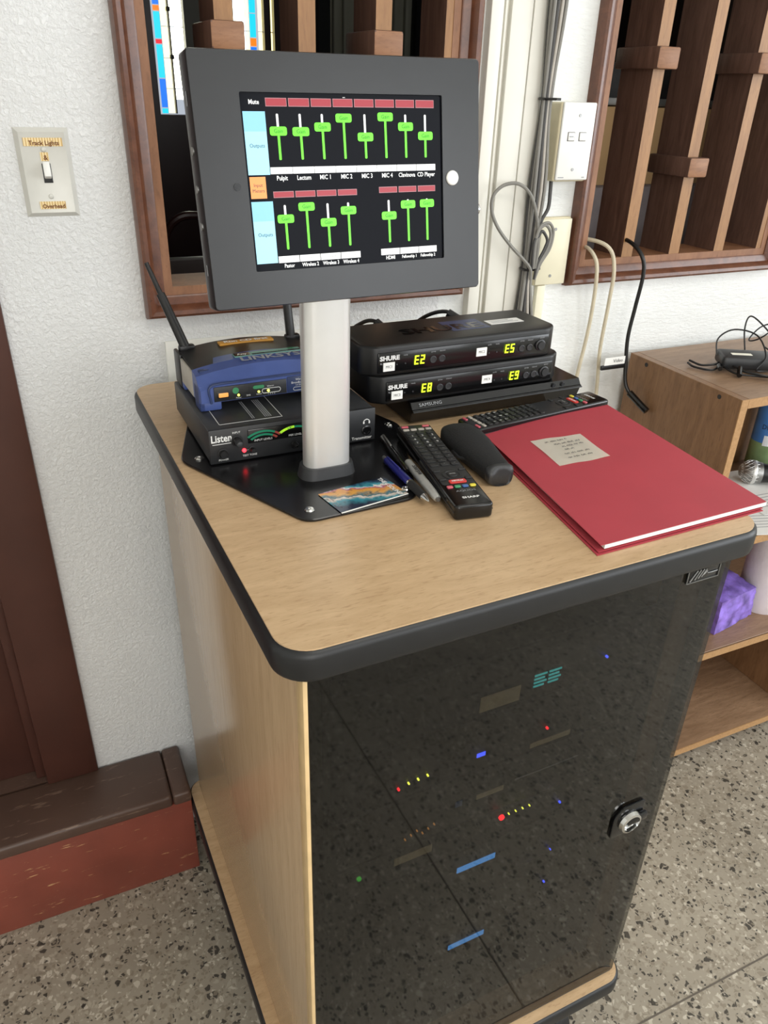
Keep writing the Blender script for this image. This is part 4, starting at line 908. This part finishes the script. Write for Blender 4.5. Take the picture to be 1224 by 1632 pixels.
obj('barrel', along(B(), [(0.0, 0.0028), (0.003, 0.0042), (0.10, 0.0044), (0.108, 0.003)]), 'blackgloss', pn3)
b = B(); box(b, -0.0012, 0.0012, 0.004, 0.040, 0.004, 0.0058, 0.0004); obj('clip', b, 'steel', pn3)
pn3.location = (0.4015, 0.865, TZ + 0.0088)
# post card
pc = thing('postcard', 'glossy teal and orange event card beside the silver post', 'card', (0.3163, 0.7288, TZ + 0.0046), math.radians(9.8))
b = B(); box(b, -0.0455, 0.0455, -0.026, 0.026, 0, 0.0006); obj('card_stock', b, 'postcard', pc)
b = B(); box(b, -0.0455, 0.0455, -0.0268, -0.0256, 0.0, 0.0008); obj('white_edge', b, 'paper', pc)
text('card_text', 'THE - SOUND', 0.0078, 'print', pc, T(0.0375, 0.0, 0.0008) @ RZ(-PI / 2), bold=0.0002)
for s, dx in (('SATURDAY JUNE 29', -0.0385), ('10:00AM - 3:00PM', -0.0425)): text('card_text', s, 0.0034, 'greyprint', pc, T(dx, 0.002, 0.0008) @ RZ(-PI / 2))
# folder
fo = thing('red_folder', 'red card folder with papers overhanging the cabinet corner', 'folder', (0.633, 0.683, TZ))
K = [(0.535, 0.827), (0.765, 0.849), (0.744, 0.533), (0.498, 0.525)]
def sheet(c, zf, th, n=12):
    t = bmesh.new(); G = {}
    for s in (0, 1):
        for i in range(n + 1):
            for j in range(n + 1):
                u_, v_ = i / n, j / n
                x = (c[3][0] * (1 - u_) + c[2][0] * u_) * (1 - v_) + (c[0][0] * (1 - u_) + c[1][0] * u_) * v_
                y = (c[3][1] * (1 - u_) + c[2][1] * u_) * (1 - v_) + (c[0][1] * (1 - u_) + c[1][1] * u_) * v_
                G[s, i, j] = t.verts.new((x - 0.633, y - 0.683, zf(u_, v_) + s * th))
    for i in range(n):
        for j in range(n):
            t.faces.new((G[1, i, j], G[1, i + 1, j], G[1, i + 1, j + 1], G[1, i, j + 1])); t.faces.new((G[0, i, j], G[0, i, j + 1], G[0, i + 1, j + 1], G[0, i + 1, j]))
        t.faces.new((G[0, i, 0], G[0, i + 1, 0], G[1, i + 1, 0], G[1, i, 0])); t.faces.new((G[0, i, n], G[1, i, n], G[1, i + 1, n], G[0, i + 1, n]))
        t.faces.new((G[0, 0, i], G[1, 0, i], G[1, 0, i + 1], G[0, 0, i + 1])); t.faces.new((G[0, n, i], G[0, n, i + 1], G[1, n, i + 1], G[1, n, i]))
    bmesh.ops.recalc_face_normals(t, faces=t.faces); b = B(); merge(b, t); return b
off = lambda dx, dy, s=0.0: [(x + dx + s * (0.633 - x), y + dy + s * (0.683 - y)) for x, y in K]
zc = lambda u_, v_: 0.0092 + 0.0030 * v_ + 0.0020 * math.sin(PI * u_) * v_ - 0.0035 * (1 - u_) * v_ ** 2
obj('back_cover', sheet(off(-0.006, -0.004), lambda u_, v_: 0.0004 + 0.0002 * v_, 0.0006), 'red', fo)
obj('inner_flap', sheet(off(-0.0035, -0.002, 0.005), lambda u_, v_: 0.0022, 0.0006), 'red', fo)
obj('papers', sheet(off(0.0035, -0.0025, 0.018), lambda u_, v_: 0.0040, 0.0046), 'paper', fo)
obj('papers', sheet(off(-0.002, -0.0005, 0.025), lambda u_, v_: 0.0012, 0.0008), 'paper', fo)
obj('front_cover', sheet(K, zc, 0.0007), 'red', fo)
sn = thing('sticky_note', 'pale yellow handwritten note stuck on the red folder', 'note', (0.613, 0.735, TZ))
KN = [(0.578 - 0.613, 0.776 - 0.735), (0.655 - 0.613, 0.770 - 0.735), (0.646 - 0.613, 0.695 - 0.735), (0.570 - 0.613, 0.698 - 0.735)]
def zfold(x, y):
    xx, yy = x + 0.613, y + 0.735; u_ = (xx - 0.515) / 0.235; v_ = (yy - 0.53) / 0.31; return zc(min(max(u_, 0), 1), min(max(v_, 0), 1)) + 0.0009
t = bmesh.new(); n = 10; G = []
for i in range(n + 1):
    G.append([])
    for j in range(n + 1):
        u_, v_ = i / n, j / n
        x = (KN[3][0] * (1 - u_) + KN[2][0] * u_) * (1 - v_) + (KN[0][0] * (1 - u_) + KN[1][0] * u_) * v_; y = (KN[3][1] * (1 - u_) + KN[2][1] * u_) * (1 - v_) + (KN[0][1] * (1 - u_) + KN[1][1] * u_) * v_
        G[i].append(t.verts.new((x, y, zfold(x, y) + 0.0035 * max(0, u_ - 0.55) * (1 - v_) + 0.0008 * math.sin(5 * u_ + 3 * v_) ** 2)))
for i in range(n):
    for j in range(n): t.faces.new((G[i][j], G[i + 1][j], G[i + 1][j + 1], G[i][j + 1]))
bmesh.ops.solidify(t, geom=t.faces[:], thickness=0.0002); bmesh.ops.recalc_face_normals(t, faces=t.faces)
b = B(); merge(b, t); obj('note_paper', b, 'note', sn)
rnd = random.Random(3)
for r, (xa, xb_, yy) in enumerate(((-0.022, 0.012, 0.026), (-0.014, 0.027, 0.016), (-0.008, 0.026, 0.007), (-0.010, 0.004, -0.002), (-0.018, 0.022, -0.013), (-0.020, 0.018, -0.024))):
    b = B(); x = xa
    while x < xb_:
        L = rnd.uniform(0.005, 0.010); pts = []
        k = 0; xx = x
        while xx < min(x + L, xb_):
            yk = yy + (0.0017 if k % 2 else -0.0012) * rnd.uniform(0.5, 1.6); pts.append((xx, yk, zfold(xx, yk) + 0.0018 + 0.0016 * max(0, (xx / 0.08)))); xx += 0.0011; k += 1
        if len(pts) > 2: tube(b, pts, 0.00022, 4, 2)
        x += L + 0.0022
    obj('handwriting', b, 'greydark', sn)

# ================================================================== WALL FITTINGS
sw_ = thing('light_switch', 'light grey metal toggle switch plate with brown label tapes', 'light switch', (0.056, WY, 1.355), 0)
b = B(); t = bmesh.new(); o4 = [(-0.035, -0.057), (0.035, -0.057), (0.035, 0.057), (-0.035, 0.057)]
A = [t.verts.new((x, -0.0002, z)) for x, z in o4]; C = [t.verts.new((x * 0.83, -0.006, z * 0.90)) for x, z in o4]; D = [t.verts.new((x * 0.79, -0.0054, z * 0.875)) for x, z in o4]
for k in range(4):
    j = (k + 1) % 4
    for p, q in ((A, C), (C, D)): t.faces.new((p[k], p[j], q[j], q[k]))
t.faces.new(D); t.faces.new(A[::-1]); bmesh.ops.recalc_face_normals(t, faces=t.faces); merge(b, t); obj('plate', b, 'switchplate', sw_)
b = B(); box(b, -0.0058, 0.0058, -0.0062, -0.005, -0.0125, 0.0125, 0.0006); obj('toggle_slot', b, 'darkgrey', sw_)
b = B(); box(b, -0.0045, 0.0045, -0.0155, -0.004, -0.0095, 0.0105, 0.0012, Mx=Matrix.Rotation(math.radians(-22), 4, 'X')); obj('toggle', b, 'white', sw_)
for z in (0.030, -0.030): b = B(); cyl(b, (0, -0.0068, z), (0, -0.005, z), 0.0034, n=14, bev=0.0006); obj('screw', b, 'switchplate', sw_)
for s, x0, x1, z0, z1, sz in (('Track Lights', -0.0245, 0.0255, 0.034, 0.0445, 0.0078), ('&', -0.0055, 0.0050, 0.0155, 0.0265, 0.0085), ('Overhead', -0.0165, 0.0175, -0.0465, -0.0365, 0.0074)):
    b = B(); box(b, x0, x1, -0.0062, -0.0056, z0, z1); lt = obj('label_strip', b, 'tape', sw_)
    text('label_text', s, sz, 'brownprint', lt, T((x0 + x1) / 2 + 0.001, -0.0064, (z0 + z1) / 2 - 0.0015) @ FRONT, bold=0.0002)
cbx2 = thing('wall_control', 'ivory two-button wall control box beside the right-hand window frame', 'control box', (0.919, WY, 1.3975))
b = B(); box(b, -0.0355, 0.0355, -0.036, -0.0004, -0.0625, 0.0625, 0.004, 3); obj('back_box', b, 'ivorybox', cbx2)
b = B(); box(b, -0.0325, 0.0365, -0.0405, -0.035, -0.0600, 0.0630, 0.0025, 3); pf_ = obj('face_plate', b, 'white', cbx2)
for x in (-0.0110, 0.0130):
    b = B(); box(b, x - 0.0072, x + 0.0072, -0.0411, -0.040, 0.0030, 0.0172); bo = obj('button_frame', b, 'darkprint', cbx2)
    b = B(); box(b, x - 0.0064, x + 0.0064, -0.0422, -0.040, 0.0038, 0.0164, 0.0006); obj('button', b, 'white', bo)
b = B(); box(b, -0.0154, -0.0066, -0.0426, -0.042, 0.0094, 0.0108); obj('button_mark', b, 'greyprint', cbx2)
for x, z in ((0.003, 0.043), (0.001, -0.0425)): b = B(); cyl(b, (x, -0.0415, z), (x, -0.040, z), 0.0026, n=12); obj('screw', b, 'steel', cbx2)
for x, w_ in ((-0.022, 0.012), (0.026, 0.006)): b = B(); box(b, x - w_ / 2, x + w_ / 2, -0.0408, -0.0402, -0.0560, -0.0545); obj('maker_print', b, 'greyprint', cbx2)
bp = thing('blank_wall_box', 'cream blank cover box with conduit below the two-button control', 'junction box', (0.9215, WY, 1.2095))
b = B(); box(b, -0.0335, 0.0355, -0.010, -0.0004, -0.062, 0.062, 0.003); obj('back_box', b, 'ivorybox', bp)
b = B(); box(b, -0.0315, 0.0355, -0.0135, -0.0095, -0.0605, 0.0590, 0.0015); obj('cover', b, 'ivory', bp)
for z in (0.041, -0.044): b = B(); cyl(b, (0, -0.0145, z), (0, -0.013, z), 0.0028, n=12); obj('screw', b, 'steel', bp)
b = B(); box(b, -0.0235, -0.0045, -0.011, -0.0004, -0.36, -0.062, 0.002); obj('conduit', b, 'ivory', bp)
# cable bundle down the pilaster
cbn = thing('cable_bundle', 'bundle of grey and black cables tied down the white pilaster', 'cables', (0, 0, 0))
rnd = random.Random(11)
mats_ = ['greydark', 'grey', 'greydark', 'greylight', 'grey', 'greydark', 'greylight', 'black', 'grey', 'greydark', 'greylight', 'grey']
for k, mt in enumerate(mats_):
    ox, oy = (k % 4) * 0.0072, (k // 4) * 0.006
    pts = []
    for q in range(22):
        z = 2.95 - q * 0.1357
        sp_ = 1.0
        if abs(z - 1.464) < 0.06 or abs(z - 1.187) < 0.05: sp_ = 0.55
        elif z < 1.17: sp_ = 1.5
        cxz = 0.853 if z > 1.18 else 0.853 + (1.18 - z) * 0.02
        pts.append((cxz + (ox - 0.0108) * sp_ + rnd.uniform(-0.0016, 0.0016), 1.227 - oy * sp_ + rnd.uniform(-0.001, 0.001), z))
    b = B(); tube(b, pts, 0.0030 if mt != 'black' else 0.0038, 8, 5); obj('cable', b, mt, cbn)
for z in (1.464, 1.187):
    pl = rrect(0.8415, 0.8665, 1.2085, 1.2335, 0.008, 4); b = B(); tube(b, [(x, y, z) for x, y in pl + [pl[0]]], 0.0022, 6, 1); box(b, 0.8655, 0.876, 1.214, 1.219, z - 0.002, z + 0.002); obj('zip_tie', b, 'black', cbn)
b = B(); tube(b, [(0.860, 1.207, 1.190), (0.859, 1.206, 1.233), (0.850, 1.205, 1.275), (0.832, 1.206, 1.315), (0.806, 1.208, 1.334), (0.778, 1.212, 1.332), (0.760, 1.214, 1.315), (0.760, 1.214, 1.290), (0.775, 1.212, 1.262), (0.803, 1.210, 1.232), (0.832, 1.208, 1.207), (0.848, 1.206, 1.190), (0.852, 1.206, 1.17)], 0.0030, 8); obj('cable_loop', b, 'grey', cbn)
for k, (dx, dz, mt) in enumerate(((0.0, 0, 'grey'), (-0.006, -0.010, 'greydark'), (0.005, 0.004, 'grey'))):
    b = B(); tube(b, [(0.853 + dx * 0.3, 1.206, 1.190), (0.850 + dx * 0.4, 1.203, 1.235), (0.856, 1.203, 1.258 + dz), (0.870 + dx, 1.204, 1.265 + dz), (0.883 + dx, 1.205, 1.250 + dz), (0.880 + dx, 1.205, 1.225), (0.866 + dx * 0.6, 1.206, 1.198), (0.860, 1.207, 1.17)], 0.0028, 8); obj('cable_loop', b, mt, cbn)
b = B(); tube(b, [(0.893, 1.238, 1.338), (0.893, 1.236, 1.315), (0.887, 1.228, 1.290), (0.872, 1.222, 1.272), (0.862, 1.218, 1.25)], 0.0034, 8); obj('cable', b, 'greydark', cbn)
# cords hanging from the right-hand opening
for nm, lab, pts in (('white_cord', 'cream cord hanging nearest the right-hand frame corner', [(1.012, 1.30, 1.195), (1.006, 1.255, 1.213), (1.008, 1.222, 1.195), (1.012, 1.216, 1.160), (1.022, 1.226, 1.10), (1.027, 1.236, 1.035), (1.020, 1.240, 0.94), (1.012, 1.240, 0.80), (1.02, 1.240, 0.4), (1.03, 1.235, 0.02)]), ('white_cord', 'cream cord arching out of the right-hand opening, second from its corner', [(0.985, 1.33, 1.215), (1.012, 1.262, 1.226), (1.036, 1.222, 1.215), (1.050, 1.214, 1.175), (1.056, 1.220, 1.11), (1.064, 1.232, 1.01), (1.078, 1.238, 0.92), (1.085, 1.240, 0.80), (1.08, 1.240, 0.4), (1.07, 1.235, 0.02)])):
    wc = thing('white_cable', lab, 'cable', (0, 0, 0), 0, 'cream cables on the right')
    b = B(); tube(b, pts, 0.0038, 8); obj('cord', b, 'beige', wc)
vc = thing('video_cable', 'black video cable with white name tag hanging beside the bookshelf', 'cable', (0, 0, 0))
b = B(); tube(b, [(1.125, 1.33, 1.20), (1.105, 1.262, 1.222), (1.108, 1.215, 1.205), (1.117, 1.205, 1.17), (1.117, 1.210, 1.10), (1.114, 1.212, 1.04), (1.118, 1.210, 0.99), (1.122, 1.203, 0.94), (1.130, 1.188, 0.915)], 0.0040, 10); obj('cord', b, 'black', vc)
b = B(); tube(b, [(1.127, 1.192, 0.922), (1.140, 1.166, 0.902), (1.1448, 1.15, 0.893)], 0.0072, 10, 3); obj('plug', b, 'blackgloss', vc)
b = B(); box(b, 1.062, 1.121, 1.2085, 1.2097, 0.982, 0.998); ft = obj('flag_label', b, 'paper', vc); text('label_text', 'Video', 0.0105, 'darkprint', ft, T(1.096, 1.2080, 0.990) @ FRONT)
b = B(); box(b, 1.056, 1.121, 1.208, 1.214, 0.972, 0.982, 0.002); obj('cable_tie', b, 'black', vc)

# ================================================================== BOOKSHELF AND ITS CONTENTS
bs = thing('bookshelf', 'low brown oak-laminate bookshelf against the right wall', 'bookshelf', (1.153, 0.932, 0))
BW, BD = 0.86, 0.305
def bsp(name, x0, x1, y0, y1, z0, z1, mat, edge=None):
    b = B(); box(b, x0, x1, y0, y1, z0, z1, 0.0008, 1); o = obj(name, b, mat, bs)
    if edge: b = B(); box(b, edge[0], edge[1], -0.0012, 0.0008, edge[2], edge[3]); obj('edge_banding', b, 'shelfedge', o)
    return o
sdp = bsp('side_panel', 0, 0.017, 0, BD, 0, 0.993, 'shelfwood', (0.0, 0.017, 0.0, 0.993))
for y in (0.052, 0.253): b = B(); cyl(b, (-0.0006, y, 0.982), (0.0006, y, 0.982), 0.0045, n=12); obj('screw_hole', b, 'darkprint', sdp)
bsp('side_panel', BW - 0.017, BW, 0, BD, 0, 0.993, 'shelfwood', (BW - 0.017, BW, 0.0, 0.993))
bsp('top_panel', 0.0175, BW - 0.0175, 0, BD, 0.975, 0.9932, 'shelfflat', (0.0175, BW - 0.0175, 0.975, 0.993))
bsp('shelf', 0.0175, BW - 0.0175, 0.004, BD - 0.008, 0.655, 0.673, 'shelfflat', (0.0175, BW - 0.0175, 0.655, 0.673))
bsp('shelf', 0.0175, BW - 0.0175, 0.004, BD - 0.008, 0.358, 0.376, 'shelfflat', (0.0175, BW - 0.0175, 0.358, 0.376))
bsp('bottom_panel', 0.0175, BW - 0.0175, 0, BD - 0.008, 0.058, 0.076, 'shelfflat', (0.0175, BW - 0.0175, 0.058, 0.076))
bsp('kick_board', 0.0175, BW - 0.0175, 0.07, 0.085, 0, 0.058, 'shelfwood')
bsp('back_panel', 0.0175, BW - 0.0175, BD - 0.007, BD, 0.06, 0.975, 'shelfwood')
bsp('partition', 0.475, 0.492, 0.02, BD - 0.008, 0.0765, 0.3575, 'shelfwood', None)
SZ = 0.9934
pa = thing('power_adapter', 'black power adapter with coiled wire on top of the bookshelf', 'adapter', (1.30, 1.075, SZ), math.radians(-28))
b = B(); prism(b, round_poly([(-0.052, -0.032), (0.052, -0.036), (0.058, 0.030), (-0.046, 0.034)], 0.008), 0.006, 0.030, 0.005, 2); obj('case', b, 'charcoal', pa)
b = B(); box(b, -0.028, 0.012, -0.012, 0.000, 0.0298, 0.0306); obj('label', b, 'note', pa)
for k, pts in enumerate(([(-0.05, -0.01, 0.012), (-0.062, -0.018, 0.010), (-0.085, -0.012, 0.006), (-0.105, 0.004, 0.010)], [(-0.05, -0.02, 0.010), (-0.07, -0.036, 0.004), (-0.10, -0.02, 0.004), (-0.108, 0.0, 0.006)], [(-0.03, -0.03, 0.014), (-0.015, -0.055, 0.010), (0.010, -0.072, 0.010), (0.035, -0.078, 0.008)], [(-0.046, -0.030, 0.010), (-0.030, -0.058, 0.006), (0.012, -0.066, 0.005), (0.03, -0.07, 0.006)])):
    b = B(); tube(b, pts, 0.0022, 7); obj('lead', b, 'black', pa)
for pts in ([(-0.055, -0.028, 0.012), (-0.058, -0.045, 0.010)], [(0.028, -0.077, 0.008), (0.050, -0.080, 0.007)], [(-0.02, -0.045, 0.014), (-0.028, -0.070, 0.006)]):
    b = B(); tube(b, pts, 0.0048, 8); obj('plug', b, 'blackgloss', pa)
b = B(); tube(b, [(-0.050, 0.012, 0.02), (-0.048, 0.03, 0.05), (-0.02, 0.03, 0.07), (0.02, 0.01, 0.065), (0.03, -0.03, 0.035), (0.012, -0.045, 0.012), (0.03, -0.03, 0.005), (0.06, -0.02, 0.008), (0.075, 0.02, 0.02), (0.06, 0.055, 0.03)], 0.0016, 6); obj('wire_coil', b, 'black', pa)
b = B(); tube(b, [(0.02, 0.05, 0.02), (0.012, 0.06, 0.065), (0.02, 0.065, 0.09), (0.05, 0.05, 0.07), (0.09, 0.03, 0.03), (0.11, 0.05, 0.04), (0.10, 0.085, 0.07), (0.06, 0.09, 0.065), (0.03, 0.07, 0.04), (0.045, 0.05, 0.05), (0.10, 0.07, 0.085), (0.17, 0.12, 0.06), (0.22, 0.16, 0.01)], 0.0016, 6); obj('wire_coil', b, 'black', pa)
pb = thing('small_adapter', 'second small black adapter at the photo edge on top of the bookshelf', 'adapter', (1.425, 1.055, SZ), math.radians(-20))
b = B(); box(b, -0.045, 0.06, -0.022, 0.022, 0.0, 0.020, 0.004); obj('case', b, 'charcoal', pb)
b = B(); box(b, -0.02, 0.03, -0.010, 0.010, 0.0199, 0.0205); obj('label', b, 'greyprint', pb)
ca = thing('spray_can', 'blue and green duster spray can standing on the bookshelf', 'spray can', (1.575, 1.180, 0.6732))
SM = lambda: T(0, 0, 0)
b = B(); lathe(b, [(0.031, 0), (0.033, 0.003), (0.033, 0.078)], 32); obj('can_lower', b, 'cangreen', ca)
b = B(); lathe(b, [(0.033, 0.0781), (0.033, 0.175), (0.031, 0.19), (0.024, 0.205), (0.018, 0.21)], 32); obj('can_upper', b, 'canblue', ca)
b = B(); lathe(b, [(0.0175, 0.2101), (0.0175, 0.235), (0.014, 0.25), (0.0, 0.252)], 24); obj('nozzle_cap', b, 'canwhite', ca)
b = B()
for k in range(9):
    a0 = math.radians(-150 + k * 10); a1 = math.radians(-150 + (k + 1) * 10); t = bmesh.new()
    t.faces.new([t.verts.new((0.0334 * math.cos(a), 0.0334 * math.sin(a), z)) for a, z in ((a0, 0.072), (a1, 0.072), (a1, 0.098), (a0, 0.098))]); merge(b, t)
obj('label_picture', b, 'canwhite', ca)
for k, ch in enumerate('DUSTER'):
    a = math.radians(-158 + k * 17); text('label_letter', ch, 0.017, 'darkprint', ca, T(0.0337 * math.cos(a), 0.0337 * math.sin(a), 0.118) @ RZ(a + PI / 2) @ FRONT, sx=0.8)
mi = thing('handheld_microphone', 'black handheld microphone with silver mesh grille lying on the bookshelf', 'microphone', (1.487, 1.125, 0.7030), math.radians(-35)); mi.scale = (1.1, 1.1, 1.1)
MX = Matrix.Rotation(PI / 2, 4, 'Y')
b = B(); lathe(b, [(0.0, -0.0262), (0.010, -0.0245), (0.0185, -0.019), (0.0235, -0.010), (0.0252, 0.0), (0.0245, 0.008), (0.0225, 0.018)], 24, MX); obj('grille', b, 'steel', mi)
b = B(); lathe(b, [(0.0255, -0.0025), (0.0262, 0.0), (0.0262, 0.003), (0.0252, 0.005)], 28, MX); obj('grille_band', b, 'alu', mi)
t = bmesh.new(); b = B()
for k in range(16):
    a = 2 * PI * k / 16
    for dr_ in (1, -1):
        pts = []
        for q in range(7):
            s = -0.024 + q * 0.0065; r_ = 0.0256 * math.sqrt(max(0.02, 1 - (s / 0.0268) ** 2)); aa = a + dr_ * q * 0.16; pts.append((s, r_ * math.cos(aa), r_ * math.sin(aa)))
        tube(b, pts, 0.0005, 4, 1)
t.free(); obj('grille_wire', b, 'alu', mi)
b = B(); lathe(b, [(0.0215, 0.0181), (0.020, 0.03), (0.0165, 0.06), (0.0125, 0.15), (0.0115, 0.175), (0.008, 0.178)], 24, MX); obj('handle', b, 'black', mi)
for i, (x, y, rz, lab, zz) in enumerate(((1.415, 1.005, -0.30, 'white printed sheet hanging off the shelf edge beside the folder', 0.6735), (1.500, 1.085, -0.05, 'white paper sheet under the microphone on the bookshelf', 0.6748))):
    o = thing('paper_sheet', lab, 'paper', (x, y, zz), rz, 'papers on the middle shelf')
    b = B(); box(b, -0.105, 0.11, -0.10, 0.10, 0, 0.0007); obj('sheet', b, 'paper', o)
    b = B()
    for k in range(5): box(b, -0.08, 0.08 - 0.02 * (k % 3), -0.07 + k * 0.012, -0.068 + k * 0.012, 0.0006, 0.0009)
    obj('print_lines', b, 'greyprint', o)
# purple pack: crumpled soft pack
pk = thing('purple_pack', 'purple plastic-wrapped pack on the lower bookshelf shelf', 'pack', (1.385, 1.045, 0.3762), math.radians(10))
t = bmesh.new(); bmesh.ops.create_cube(t, size=1.0)
bmesh.ops.subdivide_edges(t, edges=t.edges[:], cuts=15, use_grid_fill=True)
from mathutils import noise as mn
for v in t.verts:
    p = v.co.copy(); sc = 1 - 0.10 * (p.z + 0.5)
    d = 0.0045 * mn.noise(p * 5.0) + 0.003 * mn.noise(p * 13.0)
    v.co = Vector((p.x * 0.150 * sc, p.y * 0.115 * sc, (p.z + 0.5) * (0.088 + 0.012 * p.y - 0.006 * p.x))) + v.co.normalized() * d
    v.co.z = max(v.co.z, 0.0005)
b = B(); merge(b, t); obj('wrap', b, 'purple', pk, 50)
tw = thing('paper_towel_roll', 'white paper towel roll standing on the lower bookshelf shelf', 'paper towel', (1.524, 1.034, 0.3762))
b = B(); lathe(b, [(0.052, 0), (0.054, 0.003), (0.054, 0.262), (0.052, 0.265), (0.021, 0.265)], 36); obj('roll', b, 'towel', tw)
b = B(); lathe(b, [(0.0205, 0.262), (0.0205, 0.2655), (0.0, 0.2655)], 20); obj('core', b, 'cardboard', tw)
